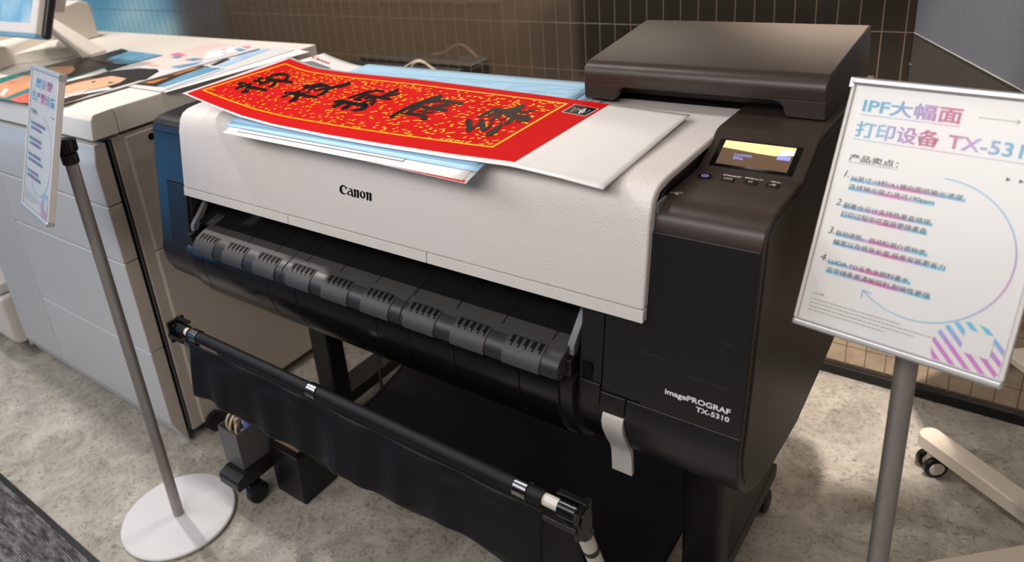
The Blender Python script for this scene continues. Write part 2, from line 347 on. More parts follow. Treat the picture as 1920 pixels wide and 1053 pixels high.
def ray(u, v): return CR @ Vector(((u-PPX)/FPX, -(v-PPY)/FPX, -1))
def onz(u, v, z): d = ray(u, v); return CAMP+d*((z-CAMP.z)/d.z)
def onplane(u, v, n, d): r = ray(u, v); n = Vector(n); return CAMP+r*((d-n.dot(CAMP))/n.dot(r))

# ------------------------------------------------------------------ setting
tag(MB().box(-7, 3.2, -4.5, 2.103, -.05, 0).build('floor', 'floor'), kind='structure')
tag(MB().box(-7, 3.2, 2.103, 2.2, 0, 3.2).build('wall_back', 'tile'), kind='structure')
tag(MB().box(-7, 3.2, 2.088, 2.1028, 0, .031).build('baseboard_back', 'base_black', bevel=.002), kind='structure')
tag(MB().box(-7.1, -7, -4.5, 2.103, 0, 3.2).build('wall_left', 'wallpaint'), kind='structure')
tag(MB().box(-3.3, 2.6, -1.7, -1.62, 0, 1.9).build('added_partition', 'darkpart'), kind='structure')  # unseen partition added so the tiles mirror something dark
o = MB().box(-6.6, -1.2, -1.5, .462, 0, .006).build('floor_carpet', ['carpet']); tag(o, kind='structure')
tag(MB().box(-6.6, -1.2, .4622, .476, 0, .0055).build('trim_1', 'base_black', bevel=.001), kind='structure')
# two lit displays on the far left wall, seen mirrored in the tiles and in the printer
for (y0, y1, z0, z1, lb) in ((-.15, 1.75, .2, 1.9, 'lit blue wall display beside the tiled wall'), (-3.3, -1.0, .1, 2.1, 'lit blue wall display near the front of the room')):
    t = thing('wall_display', lb, 'display', (-6.98, (y0+y1)/2, z0), 'lit displays on the left wall')
    MB().box(-6.999, -6.94, y0, y1, z0, z1).build('housing', 'black', t, bevel=.004)
    MB().box(-6.939, -6.935, y0+.02, y1-.02, z0+.02, z1-.02).build('screen', 'display' if y0 > -1 else 'display_front', t)

# ------------------------------------------------------------------ large format printer
XL, XR = -1.640, -.252
PR = thing('large_format_printer', 'large black and white wide format printer on a black stand with a cloth catcher', 'printer', (-.948, 1.15, 0))
def fy(z, off=0): return .853+.169*(z-.725)-off        # leaning front plane
und = [(.93, .578), (1.02, .556), (1.13, .546), (1.34, .572), (1.52, .60), (1.54, .66)]
low = [(.845, .695), (.848, .665), (.862, .632), (.889, .603)]
front_seg = [(fy(.985), .985), (fy(.725), .725)]
ctop = [(1.54, 1.03), (1.50, 1.052), (1.15, 1.056), (1.138, 1.055), (1.062, 1.0185), (1.052, 1.018), (.945, 1.019), (.922, 1.0165), (.907, 1.009), (.9005, 1.0)]
cap_prof = ctop+front_seg+low+und
MB().prism(cap_prof, -.400, XR, 'x').build('control_housing', 'dark_top', PR, bevel=.004, seg=3)
inner = [(1.54, 1.03), (.96, 1.03), (.91, 1.0)]+[(fy(.97, -.004), .97), (fy(.725, -.004), .725)]+low+und
MB().prism(inner, -.500, -.402, 'x').build('right_inner_housing', 'black', PR, bevel=.002)
# right side skin
sp_ = [(1.53, 1.02), (1.495, 1.043), (1.15, 1.046), (1.14, 1.044), (1.064, 1.007), (.945, 1.008), (.915, 1.0), (.909, .985), (.862, .725), (.853, .69), (.858, .66), (.872, .632), (.9, .606), (.935, .588), (1.03, .566), (1.13, .556), (1.34, .582), (1.51, .61), (1.53, .66)]
MB().prism(sp_, XR-.001, XR+.0025, 'x').build('side_panel', 'side', PR, bevel=.0012)
# front skins of the right end
def fpl(x, z, off): return Vector((x, fy(z, off), z))
def plate(x0, x1, z0, z1, off, th, name, m, parent=PR, bevel=.0015):
    mb = MB(); mb.add([fpl(x0, z0, off), fpl(x1, z0, off), fpl(x1, z1, off), fpl(x0, z1, off), fpl(x0, z0, off-th), fpl(x1, z0, off-th), fpl(x1, z1, off-th), fpl(x0, z1, off-th)],
           [(0, 1, 2, 3), (7, 6, 5, 4), (0, 4, 5, 1), (1, 5, 6, 2), (2, 6, 7, 3), (3, 7, 4, 0)])
    return mb.build(name, m, parent, bevel=bevel)
fp = plate(-.4585, -.2545, .727, .984, .003, .01, 'ink_door', 'black')
lowprof = [(fy(.7235, .003), .7235), (.843, .70), (.8425, .69), (.845, .662), (.859, .63), (.887, .6), (.93, .575), (.94, .59), (.88, .64), (.86, .7), (.87, .7235)]
MB().prism(lowprof, -.4180, -.2545, 'x').build('lower_skirt', 'black', PR, bevel=.0015)
MB().prism([(a-.0, b) for a, b in lowprof], -.4600, -.4195, 'x').build('lever_recess_panel', 'black', PR, bevel=.0015)
plate(-.4965, -.4600, .735, .90, .0025, .01, 'edge_strip', 'black')
MB().prism([(fy(.733, .0025), .733), (.846, .70), (.848, .665), (.862, .632), (.89, .6), (.9, .61), (.87, .66), (.87, .733)], -.4965, -.4612, 'x').build('edge_strip', 'black', PR, bevel=.0015)
MB().prism([(fy(.7355, .0031), .7355), (fy(.7355, .0031), .764), (.875, .764), (.875, .7355)][::-1], -.491, -.4745, 'x').build('latch_hole', 'void', PR)
# ink door lettering
mb = MB()
fn = lambda x, z: fpl(x, z, .0036)
fit_text(mb, 'imagePROGRAF', fn, -.3615, -.2705, .7522, .7628, bold=.022)
fit_text(mb, 'TX-5310', fn, -.3165, -.2710, .7435, .7510, bold=.022)
mb.build('model_lettering', 'white', fp)
mb = MB()
for a, b, c, d in ((-.405, .806, -.36, .8055), (-.292, .853, -.276, .853), (-.33, .79, -.276, .789), (-.272, .792, -.268, .792)):
    MB().poly([fpl(a, b-.0003, .0033), fpl(c, d-.0003, .0033), fpl(c, d+.0003, .0033), fpl(a, b+.0003, .0033)]).build('scratch', 'guide', fp)
# ink tank lever
lp = [(.852, .700), (.840, .692), (.836, .682), (.838, .668), (.845, .651), (.853, .634), (.860, .622), (.864, .613), (.866, .600), (.8665, .566)]
vs = []; mb = MB(); th = .006
back = [(y+th*1.3, z+(.003 if z > .57 else 0)) for y, z in lp]
prof = lp+back[::-1]
mb.prism(prof, -.4530, -.4190, 'x')
mb.build('ink_lever', 'lever', PR, bevel=.0015)
# left end
capL = [(1.30, .62), (1.29, .99), (1.275, 1.016), (1.0, 1.018), (.945, 1.0155), (.922, 1.013), (.907, 1.006), (.9005, .997)]+front_seg[1:]+low+[(.93, .578), (1.02, .556), (1.13, .546), (1.27, .562)]
MB().prism(capL, XL, -1.508, 'x').build('left_end_housing', 'black', PR, bevel=.008, seg=3)
plate(-1.6395, -1.509, .9835, .985, .0004, .004, 'housing_seam', 'void', bevel=0)
plate(-1.592, -1.511, .716, .872, .0006, .004, 'door_gap', 'void', bevel=0)
plate(-1.589, -1.514, .720, .869, .0022, .006, 'left_access_door', 'black')
# centre body behind the paper path
MB().prism([(1.30, .62), (1.29, .99), (1.27, 1.035), (1.02, 1.035), (1.02, .78), (.99, .60), (1.02, .556), (1.13, .546), (1.27, .562)], -1.508, -.500, 'x').build('centre_body', 'black', PR, bevel=.003)
MB().prism([(1.25, .90), (1.25, 1.040), (1.275, 1.0515), (1.49, 1.0515), (1.505, 1.03), (1.50, .86), (1.45, .80)], -.667, -.4005, 'x').build('rear_body', 'black', PR, bevel=.003)
# white front cover
co = [(fy(.874, .0155), .874), (fy(1.0, .0155), 1.0), (.889, 1.014), (.894, 1.027), (.904, 1.038), (.920, 1.0445), (.95, 1.047), (1.262, 1.048)]
ci = [(1.262, 1.036), (.95, 1.034), (.92, 1.03), (.908, 1.02), (.905, 1.005), (fy(.874, -.004), .874)]
cv = MB().prism(co+ci, -1.502, -.3965, 'x').build('front_cover', 'cover', PR, bevel=.004, seg=3)
# cheek of the cover above the control panel
ck = [(.8965, .9), (.905, 1.02), (.94, 1.0455), (1.255, 1.0465), (1.255, 1.03), (.95, 1.01), (.905, .9)]
for x0, x1 in ((-1.502, -1.1448), (-1.1434, -.7878), (-.7864, -.3968)):
    plate(x0, x1, .8555, .8734, .0154, .018, 'cover_lip', 'coverplain', cv, bevel=.0008)
# logo on the cover
fl = lambda x, z: fpl(x, z, .0159)
lg = MB()
def px_logo(p): return onplane(620+p[0]/17.55, 330+p[1]/17.55, (0, 1, -.169), .853-.169*.725-.0160)
for pts, ws in (
    ([(530, 400), (470, 345), (400, 318), (345, 350), (330, 430), (345, 500), (385, 555), (450, 585), (520, 568)], [26, 40, 48, 74, 82, 78, 60, 34, 10]),
    ([(540, 395), (505, 405), (472, 440)], [22, 30, 8]),
    ([(580, 412), (630, 412), (672, 440), (695, 520), (715, 655)], [14, 28, 48, 56, 62]),
    ([(690, 505), (620, 500), (575, 530), (568, 575), (600, 615), (645, 620), (690, 590)], [14, 36, 48, 52, 40, 24, 10]),
    ([(735, 455), (775, 462)], [20, 40]), ([(795, 455), (800, 560), (800, 672)], [62, 64, 68]),
    ([(825, 490), (860, 470), (895, 490)], [14, 34, 60]), ([(893, 485), (895, 590), (897, 690)], [66, 68, 72]),
    ([(1035, 500), (990, 540), (985, 610), (1010, 680), (1060, 735)], [22, 52, 62, 56, 20]), ([(1035, 500), (1090, 545), (1112, 620), (1100, 690), (1060, 735)], [22, 50, 62, 56, 20]),
    ([(1140, 545), (1180, 550)], [18, 38]), ([(1205, 545), (1210, 650), (1210, 765)], [64, 66, 68]),
    ([(1235, 580), (1270, 562), (1305, 585)], [14, 34, 60]), ([(1305, 580), (1308, 680), (1310, 790)], [66, 68, 72])):
    v2, f2 = stroke2d(pts, ws); lg.add([px_logo(p) for p in v2], f2)
lg.build('cover_logo', 'ink', cv)
# usb port in the cover cheek
t = MB().box(-.3975, -.3935, .905, .935, .992, 1.022).build('usb_port_frame', 'greyplastic', PR, bevel=.004, seg=3)
MB().box(-.3936, -.3930, .913, .921, .999, 1.011).build('usb_slot', 'void', t)
# control panel
CP = MB().poly([(-.385, 1.0655, 1.0211), (-.268, 1.0655, 1.0211), (-.268, 1.1165, 1.0460), (-.385, 1.1165, 1.0460)]).build('screen_bezel', 'blackgloss', PR, solid=.001)
def scp(x, y, o=0): return Vector((x, y, 1.018+.4875*(y-1.06)+.0016+o))
MB().poly([scp(-.3765, 1.069), scp(-.276, 1.069), scp(-.276, 1.1125), scp(-.3765, 1.1125)]).build('lcd_screen', 'screen', CP)
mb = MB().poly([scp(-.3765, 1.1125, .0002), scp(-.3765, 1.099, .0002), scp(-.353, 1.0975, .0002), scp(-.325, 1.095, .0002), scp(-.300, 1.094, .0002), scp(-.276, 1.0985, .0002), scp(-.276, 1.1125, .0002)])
mb.build('screen_band', 'screen_y', CP)  # emissive cream band across the top of the screen
MB().poly([scp(-.2945, 1.0965, .0004), scp(-.276, 1.0985, .0004), scp(-.276, 1.1065, .0004), scp(-.2945, 1.1055, .0004)]).build('screen_badge', 'screen_w', CP)
MB().poly([scp(-.2965, 1.0885, .0004), scp(-.2785, 1.0885, .0004), scp(-.2785, 1.0962, .0004), scp(-.2965, 1.0952, .0004)]).build('screen_badge', 'screen_b', CP)
mb = MB(); fit_text(mb, '正在启动系统…', lambda x, y: scp(x, y, .0005), -.356, -.327, 1.0855, 1.0905, bold=.01); fit_text(mb, '请稍候。', lambda x, y: scp(x, y, .0005), -.3555, -.340, 1.0795, 1.0845, bold=.01)
mb.build('screen_text', 'screen_b', CP)
zt = 1.0193
b = MB().lathe([(.0105, zt-.003), (.0105, zt), (.0095, zt+.0004)], (-.3755, 1.026, 0), 32).build('power_button', 'blackgloss', PR)
mb = MB()
arc = [(-.3755+.0042*math.cos(a), 1.026+.0042*math.sin(a)) for a in lsp(R2(120), R2(420), 16)]
v2, f2 = stroke2d(arc, [.0011]*16, 2); mb.add([(x, y, zt+.0007) for x, y in v2], f2)
v2, f2 = stroke2d([(-.3755, 1.026), (-.3755, 1.031)], [.0011]*2, 2); mb.add([(x, y, zt+.0007) for x, y in v2], f2)
mb.build('power_symbol', 'power', b)
for i, (x, y, w, tx) in enumerate(((-.3425, 1.0265, .026, '更换纸张'), (-.312, 1.0275, .026, '更换墨水'), (-.2825, 1.0275, .014, '停止'))):
    b = MB().prism(rnd([(x-.0088, y-.0062), (x+.0088, y-.0062), (x+.0088, y+.0062), (x-.0088, y+.0062)], .003), zt-.002, zt+.0008, 'z').build('button', 'blackgloss', PR, bevel=.0006)
    mb = MB(); zz = zt+.0011
    if i < 2:
        for dx in ((-.0032, .0032) if i == 0 else (0,)):
            for q in (((dx-.0026, -.002), (dx-.0026, .002)), ((dx-.0026, .002), (dx+.0016, .002)), ((dx+.0016, .002), (dx+.0026, -.002)), ((dx+.0026, -.002), (dx-.0026, -.002))):
                v2, f2 = stroke2d([(x+p[0], y+p[1]) for p in q], [.0007]*2, 2); mb.add([(p[0], p[1], zz) for p in v2], f2)
    else:
        for q in (((-.004, -.001), (.004, -.001)), ((0, -.001), (.001, .003)), ((-.001, .002), (.003, .002))):
            v2, f2 = stroke2d([(x+p[0], y+p[1]) for p in q], [.0012]*2, 2); mb.add([(p[0], p[1], zz) for p in v2], f2)
    mb.build('button_symbol', 'icon', b)
    mb = MB(); fit_text(mb, tx, lambda a, c: Vector((a, c, zt+.0004)), x-w/2+.001, x+w/2+.001, y+.0105, y+.0150, bold=.015); mb.build('button_caption', 'icon', b)
mb = MB()
for q, w in ((((-.3945, .951), (-.379, .9535)), .0008), (((-.390, .952), (-.3855, .9565)), .0007), (((-.3855, .9565), (-.3825, .957)), .0007), (((-.391, .9515), (-.3865, .948)), .0007), (((-.3865, .948), (-.384, .9485)), .0022), (((-.3945, .951), (-.3938, .9511)), .0024), (((-.380, .9534), (-.3795, .9535)), .0018)):
    v2, f2 = stroke2d(list(q), [w]*2, 2); mb.add([(p[0], p[1], 1.0197) for p in v2], f2)
mb.build('usb_symbol', 'icon', PR)
# top unit at the right rear
bp_ = rnd([(1.240, 1.072), (1.213, 1.082), (1.2105, 1.104), (1.222, 1.124), (1.47, 1.1455), (1.505, 1.13), (1.51, 1.052), (1.265, 1.052), (1.265, 1.072)], [.004, .003, .012, .02, .006, .01, 0, 0, 0])
TU = MB().prism([(1.235, 1.0845), (1.2105, 1.0845), (1.2085, 1.099), (1.2095, 1.108), (1.214, 1.116), (1.222, 1.1215), (1.234, 1.1245), (1.472, 1.1455), (1.486, 1.144), (1.51, 1.052), (1.275, 1.052), (1.275, 1.0845)], -.668, -.264, 'x').build('top_unit', 'dark_top', PR, bevel=.003, seg=3)
sk = [(-.668, 1.0585), (-.612, 1.0585)]+[(-.6085, 1.061), (-.604, 1.073), (-.599, 1.0795), (-.592, 1.0825), (-.340, 1.0825), (-.332, 1.0795), (-.326, 1.073), (-.3215, 1.060), (-.319, 1.0575), (-.264, 1.0565), (-.264, 1.0860), (-.668, 1.0860)]
MB().prism(sk, 1.2115, 1.231, 'y').build('top_unit_skirt', 'dark_top', TU, bevel=.002)
MB().prism([(1.231, 1.0585), (1.231, 1.0845), (1.275, 1.0845), (1.275, 1.0585)], -.668, -.6125, 'x').build('top_unit_foot', 'dark_top', TU, bevel=.001)
MB().prism([(1.231, 1.0565), (1.231, 1.0845), (1.275, 1.0845), (1.275, 1.0565)], -.3185, -.264, 'x').build('top_unit_foot', 'dark_top', TU, bevel=.001)
# paper exit: guide ridge with nine clips
gp = [(.876, .7895), (.872, .7885), (.842, .7785), (.829, .7735), (.8195, .765), (.8145, .754), (.8165, .744), (.825, .738), (.85, .738), (.87, .76), (.876, .78)]
MB().prism([(.874, .789), (1.03, .8355), (1.03, .80), (.874, .78)][::-1], -1.505, -.502, 'x').build('paper_guide', 'felt', PR)
mb = MB()
for i in range(10):
    x = -1.385+i*.0935
    MB().add([(x, .856, .7838), (x+.0018, .856, .7838), (x+.0018, .8725, .7892), (x+.0018, 1.03, .8362), (x, 1.03, .8362), (x, .8725, .7892)], [(0, 1, 2, 5), (5, 2, 3, 4)]).build('guide_groove', 'void', PR)
for x0, x1 in ((-1.447, -1.1455), (-1.1445, -.8285), (-.8275, -.5125)):
    mb = MB().prism(gp, x0, x1, 'x')
    for i in range(2, 8): mb.mi[i] = 1
    mb.build('guide_roller', ['guide', 'satin'], PR, bevel=.002)
nose = [(.8440, .7803), (.8290, .7750), (.8182, .7666), (.8122, .7547), (.8131, .7450)]
for i in range(9):
    x0 = -1.4395+i*.1034; x1 = x0+.0685
    mb = MB(); pr = nose+[(y+.004, z-.001) for y, z in nose[::-1]]; mb.prism(pr, x0, x1, 'x')
    mb.mat(1)
    for k in range(5):
        xa = x0+.006+k*.0128
        mb.prism([(.8435, .7805), (.8308, .7761), (.8300, .7748), (.8425, .7790)], xa, xa+.0075, 'x')
        mb.prism([(.8312, .7764), (.8258, .7731), (.8258, .7718), (.8312, .7748)], xa+.0045, xa+.0075, 'x')
    mb.prism([(.8450, .7806), (.8428, .7797), (.8425, .7785), (.8450, .7795)], x0+.004, x1-.006, 'x')
    mb.build('roller_clip', ['clip', 'void'], PR, bevel=.0004)
mb = MB()
mb.prism([(.868, .7885), (.905, .7995), (.9, .801), (.866, .7905)][::-1], -1.452, -1.424, 'x')
mb.build('guide_flap', 'guide', PR)
for x in (-1.494, -.511):
    MB().prism([(.853, .768), (.856, .784), (.904, .829), (.906, .815), (.866, .768)], x-.006, x+.006, 'x').build('guide_arm', 'greyplastic', PR, bevel=.0015)
    MB().prism([(.842, .69), (.842, .766), (.875, .766), (.875, .69)], x-.007, x+.007, 'x').build('arm_mount', 'black', PR, bevel=.002)
# lower curved roll cover, panels divided by seams
rc = [(.842, .7335), (.833, .731), (.829, .722), (.8275, .70), (.831, .672), (.840, .645), (.857, .617), (.882, .595), (.915, .578), (.96, .566), (1.0, .563), (1.0, .60), (.9, .62), (.86, .68), (.855, .7335)]
xs = [-1.478, -1.4395, -1.2106, -1.1250, -.9030, -.8225, -.7225, -.5926, -.520]
for a, b in zip(xs, xs[1:]):
    MB().prism(rc, a+.0006, b-.0006, 'x').build('roll_cover_panel', 'blackgloss', PR, bevel=.0012)
rcb = [(y+.004 if y < .99 else y, z+.002) for y, z in rc]
MB().prism(rcb, -1.508, -.4985, 'x').build('roll_cover_core', 'black', PR)
# stand
for sx, (x0, x1) in (('l', (-1.527, -1.449)), ('r', (-.447, -.369))):
    MB().prism(rnd([(x0, 1.14), (x1, 1.14), (x1, 1.20), (x0, 1.20)], .012), .108, .60, 'z').build('stand_leg', 'steel', PR, bevel=.001)
    MB().prism(rnd([(.775, .072), (.775, .10), (.80, .110), (1.52, .110), (1.52, .072)], [.004, .012, .01, .003, .003]), x0, x1, 'x').build('base_foot', 'steel', PR, bevel=.004, seg=3)
    for cy_ in (.832, 1.475):
        xc = (x0+x1)/2+(.025 if sx == 'r' else .03)
        c = MB().lathe([(.012, .045), (.012, .072)], (xc-.01, cy_, 0), 16)
        c.box(xc-.022, xc-.016, cy_-.02, cy_+.02, .02, .058); c.box(xc-.022, xc+.002, cy_-.018, cy_+.018, .05, .058)
        h = c.build('caster', 'knob', PR, bevel=.001)
        MB().lathe([(.02, -.014), (.029, -.010), (.030, 0), (.029, .010), (.02, .014)], (xc, cy_, .030), 32, (1, 0, 0)).build('caster_wheel', 'rubber', h)
# fabric catcher
RY, RZ = .745, .578
MB().tube([(-1.452, RY, RZ), (-.458, RY, RZ)], .0098, 18).build('catcher_rod', 'tube', PR)
MB().tube([(-1.42, RY, RZ), (-.503, RY, RZ)], .0128, 20).build('rod_sleeve', 'cloth', PR)
for x in (-1.398, -1.013, -.542):
    MB().tube([(x-.012, RY, RZ), (x+.012, RY, RZ)], .0150, 20).build('rod_clip', 'chrome', PR, bevel=.001)
def joint(x, s):
    mb = MB(); mb.tube([(x-.018*s, RY, RZ), (x+.014*s, RY, RZ)], .0145, 18); mb.tube([(x+.014*s, RY, RZ), (x+.026*s, RY, RZ)], .0175, 8)
    mb.box(min(x-.024*s, x+.026*s), max(x-.024*s, x+.026*s), RY+.002, RY+.013, RZ+.019, RZ+.0225)
    mb.box(min(x-.034*s, x+.022*s), max(x-.034*s, x+.022*s), RY-.026, RY-.022, RZ-.014, RZ-.004)
    mb.box(min(x+.016*s, x+.024*s), max(x+.016*s, x+.024*s), RY-.022, RY+.02, RZ-.03, RZ+.022)
    mb.tube([(x+.004*s, RY+.002, RZ-.012), (x+.008*s, RY+.022, RZ-.055)], [.017, .0165], 10)
    j = mb.build('rod_joint', 'blackgloss', PR, bevel=.001); return j
joint(-.458, 1); joint(-1.452, -1)
for x, s in ((-.450, 1), (-1.460, -1)):
    xe = x+.032*s
    a = MB().tube([(x, RY+.015, RZ-.042), (x+.006*s, RY+.046, RZ-.14), (x+.02*s, RY+.11, RZ-.32), (xe, RY+.16, .112)], .0125, 18).build('catcher_arm', 'tube', PR)
    MB().tube([(x+.003*s, RY+.031, RZ-.092), (x+.004*s, RY+.0345, RZ-.103)], .0131, 18).build('arm_band', 'black', a)
def fold(x):
    h = 0
    for c, w, a in ((-1.17, .030, .012), (-.93, .05, .008), (-.80, .035, .012), (-.66, .05, .010), (-1.30, .05, .005), (-.57, .03, .008)):
        h += a*math.exp(-((x-c)/w)**2)
    return h+.004*math.sin(x*33)+.003*math.sin(x*71+1)
def flap(u, v):
    x = -1.412+.914*u; x = x+(-.012*v if u < .02 else 0)
    zb = .424+.010*u+.004*math.sin(u*7.2+.5)+.004*math.sin(u*19)+(.012 if u > .5 else 0)
    z = RZ-.012+(zb-RZ+.012)*v
    y = RY-.0135-.012*math.sin(v*1.6)-fold(x)*(v**.7)*.8+.003*v*math.sin(x*12+v*3)-.004*math.exp(-((v-.12)/.08)**2)*math.sin(x*40)
    return Vector((x, y, z))
CL = MB().grid(flap, lsp(0, 1, 130), lsp(0, 1, 24)).build('catcher_flap', 'cloth', PR, solid=.0012, smooth=180)
path = [(.757, .575), (.775, .50), (.80, .40), (.84, .28), (.90, .17), (.98, .125), (1.08, .115), (1.20, .118), (1.32, .14), (1.42, .20), (1.49, .30), (1.52, .45), (1.525, .56)]
def basket(u, v):
    x = -1.375+.905*u; k = v*(len(path)-1); i = min(int(k), len(path)-2); f = k-i; f = f*f*(3-2*f)*.3+f*.7
    y = path[i][0]+(path[i+1][0]-path[i][0])*f; z = path[i][1]+(path[i+1][1]-path[i][1])*f
    z += (.010*math.sin(x*9+v*8)+.006*math.sin(x*23+v*5))*min(1, v*6)*(1 if v < .9 else 0)
    return Vector((x, y+.006*math.sin(x*14+2)*v, z))
MB().grid(basket, lsp(0, 1, 60), lsp(0, 1, 50)).build('catcher_cloth', 'cloth', PR, solid=.0012, smooth=180)

# ------------------------------------------------------------------ sheets on the printer
def sheet(name, corners, z, label, cat, m, group=None, bend=None, n=24):
    """corners FL, FR, BR, BL"""
    fl_, fr, br, bl = [Vector((*c, 0)) for c in corners]
    def fn(u, v):
        p = (fl_*(1-u)+fr*u)*(1-v)+(bl*(1-u)+br*u)*v
        zz = z+(bend(p.x, p.y) if bend else 0); return Vector((p.x, p.y, zz))
    o = MB().grid(fn, lsp(0, 1, n), lsp(0, 1, n)).build(name, m, solid=.0006, smooth=180); tag(o, label, cat, group); o['_'] = 0; del o['_']
    return o, fn
def droop(x, y): return -max(0, .915-y)**2*2.0
G = 'printed sheets stacked on the printer'
brf = lambda x, y: .0265*max(0, min(1, (-1.335-x)/.15))**1.5
o, _ = sheet('brochure_sheet', [(-1.49, .985), (-.92, .96), (-.92, 1.30), (-1.475, 1.325)], 1.0492, 'white brochure sheet with red lettering curling up at the back left of the printer', 'sheet', 'paper', G, brf)
mb = MB(); fit_text(mb, 'Canon', lambda x, y: Vector((x, y, 1.0492+brf(x, y)+.0006)), -1.475, -1.415, 1.277, 1.292, bold=.02); mb.build('red_lettering', 'redink', o)
mb = MB()
for (x0, x1, y0, y1) in ((-1.465, -1.40, 1.238, 1.256), (-1.43, -1.37, 1.215, 1.232), (-1.385, -1.35, 1.215, 1.217), (-1.40, -1.37, 1.234, 1.24)):
    mb.grid(lambda u, v: Vector((x0+(x1-x0)*u+.02*v, y0+(y1-y0)*v, 1.0492+brf(x0+(x1-x0)*u, y0)+.0008)), lsp(0, 1, 6), [0, 1])
mb.build('printed_drawing', 'greyink', o)
o, _ = sheet('printed_sheet', [(-1.262, .850), (-.660, .828), (-.640, 1.24), (-1.240, 1.262)], 1.0506, 'bottom sheet of the printer-top stack, with an orange red front margin', 'sheet', 'paper', G, droop)
mb = MB().grid(lambda u, v: Vector((-1.258+.594*u, .8505-.022*u+.006*v, 1.0506+droop(0, .8505-.022*u+.006*v)+.0004)), lsp(0, 1, 12), [0, 1]); mb.build('red_margin', 'redink', o)
o, _ = sheet('printed_sheet', [(-1.266, .838), (-.668, .832), (-.655, 1.25), (-1.262, 1.258)], 1.0522, 'white drawing sheet directly under the blue drawings', 'sheet', 'paper', G, droop)
mb = MB()
for q in (((-1.23, .848), (-.80, .848)), ((-1.23, .858), (-.70, .855)), ((-.80, .848), (-.80, .86)), ((-.70, .855), (-.70, .87))):
    v2, f2 = stroke2d([(q[0][0], q[0][1]), ((q[0][0]+q[1][0])/2, (q[0][1]+q[1][1])/2), q[1]], [.0018]*3, 8); mb.add([Vector((x, y, 1.0528+droop(x, y)+.0003)) for x, y in v2], f2)
mb.build('drawing_line', 'greyink', o)
o, _ = sheet('blueprint_sheet', [(-1.278, .858), (-.656, .853), (-.668, 1.292), (-1.30, 1.292)], 1.0540, 'light blue drawing sheet, lower of the two blue sheets', 'sheet', 'bluepaper', G, droop)
o, _ = sheet('blueprint_sheet', [(-1.288, .872), (-.664, .868), (-.690, 1.312), (-1.315, 1.318)], 1.0560, 'light blue drawing sheet with thin blue lines, right under the red banner', 'sheet', 'bluepaper', G, droop)
mb = MB()
def bl(*pts, w=.0009):
    P = []
    for a, b in zip(pts, pts[1:]): P += [(a[0]+(b[0]-a[0])*t, a[1]+(b[1]-a[1])*t) for t in (0, .25, .5, .75)]
    P.append(pts[-1]); v2, f2 = stroke2d(P, [w]*len(P), 2); mb.add([Vector((x, y, 1.0560+droop(x, y)+.0005)) for x, y in v2], f2)
bl((-1.262, .955), (-1.262, .888), (-.682, .884), (-.702, 1.272), (-1.29, 1.253)); bl((-1.1, .888), (-.9, .9), (-.69, .899)); bl((-.79, .885), (-.79, .94)); bl((-.95, .91), (-.69, .909))
bl((-1.15, 1.20), (-.98, 1.205), (-.98, 1.235)); bl((-.86, 1.19), (-.84, 1.25), (-.78, 1.26)); bl((-.80, 1.20), (-.76, 1.25), (-.70, 1.262)); bl((-.84, 1.225), (-.72, 1.225)); bl((-1.05, 1.245), (-.90, 1.25)); bl((-1.2, 1.235), (-1.08, 1.24))
for k in range(5): bl((-1.1+k*.01, .895+k*.004), (-1.0+k*.012, .895+k*.004), w=.0012)
mb.build('drawing_line', 'blueink', o)
# the red banner
zfT = [(-1.417, 1.099), (-1.322, 1.081), (-1.24, 1.0675), (-1.147, 1.0600), (-1.0, 1.0560), (-.88, 1.0555), (-.711, 1.0570), (-.60, 1.0600), (-.52, 1.055), (-.44, 1.0475)]
zbT = [(-1.44, 1.099), (-1.404, 1.0905), (-1.369, 1.0830), (-1.334, 1.0785), (-1.25, 1.0755), (-1.013, 1.0740), (-.756, 1.0670), (-.60, 1.0620), (-.44, 1.0575)]
def hb(x, y):
    t = max(0, min(1.05, (y-.868)/.309)); a, b = interp(x, zfT), interp(x, zbT); s = t*t*(3-2*t)
    return a+(b-a)*(.5*t+.5*s)-max(0, .885-y)**2*1.5
def onb(u, v, off=0):
    z = 1.065
    for _ in range(25):
        p = onz(u, v, z); z = .4*z+.6*(hb(p.x, p.y)+off)
    return onz(u, v, hb(p.x, p.y)+off)
bc = [onb(341, 175), onb(1130, 355), onb(1295, 215), onb(541, 106)]
def quadmap(c):
    return lambda u, v: (c[0]*(1-u)+c[1]*u)*(1-v)+(c[3]*(1-u)+c[2]*u)*v
def drape(mb, c, off, nu=60, nv=14):
    q = quadmap([Vector(p) for p in c])
    def f(u, v): p = q(u, v); return Vector((p.x, p.y, hb(p.x, p.y)+off))
    return mb.grid(f, lsp(0, 1, nu), lsp(0, 1, nv))
BN = drape(MB(), bc, 0, 90, 24).build('calligraphy_banner', 'paperbright', solid=.0005, smooth=180)
tag(BN, 'long red calligraphy banner with yellow flecks and a white right end, on the printer', 'banner')
rq = [onb(350, 175.5), onb(965, 303.5), onb(1143, 195.5), onb(543, 110)]
drape(MB(), rq, .0004, 80, 20).build('red_field', 'red', BN, smooth=180)
fq = [onb(378, 169.5), onb(924, 277.5), onb(1066, 194.5), onb(535, 119)]
q = quadmap(fq); mb = MB()
for (a, b, c, d) in ((0, 1, 0, .02), (0, 1, .98, 1), (0, .0065, 0, 1), (.9935, 1, 0, 1)):
    def f(u, v): p = q(a+(b-a)*u, c+(d-c)*v); return Vector((p.x, p.y, hb(p.x, p.y)+.0008))
    mb.grid(f, lsp(0, 1, 60 if b-a > .5 else 3), lsp(0, 1, 14 if d-c > .5 else 3))
mb.build('gold_border', 'gold', BN, smooth=180)
mb = MB(); pts = []
tries = 0
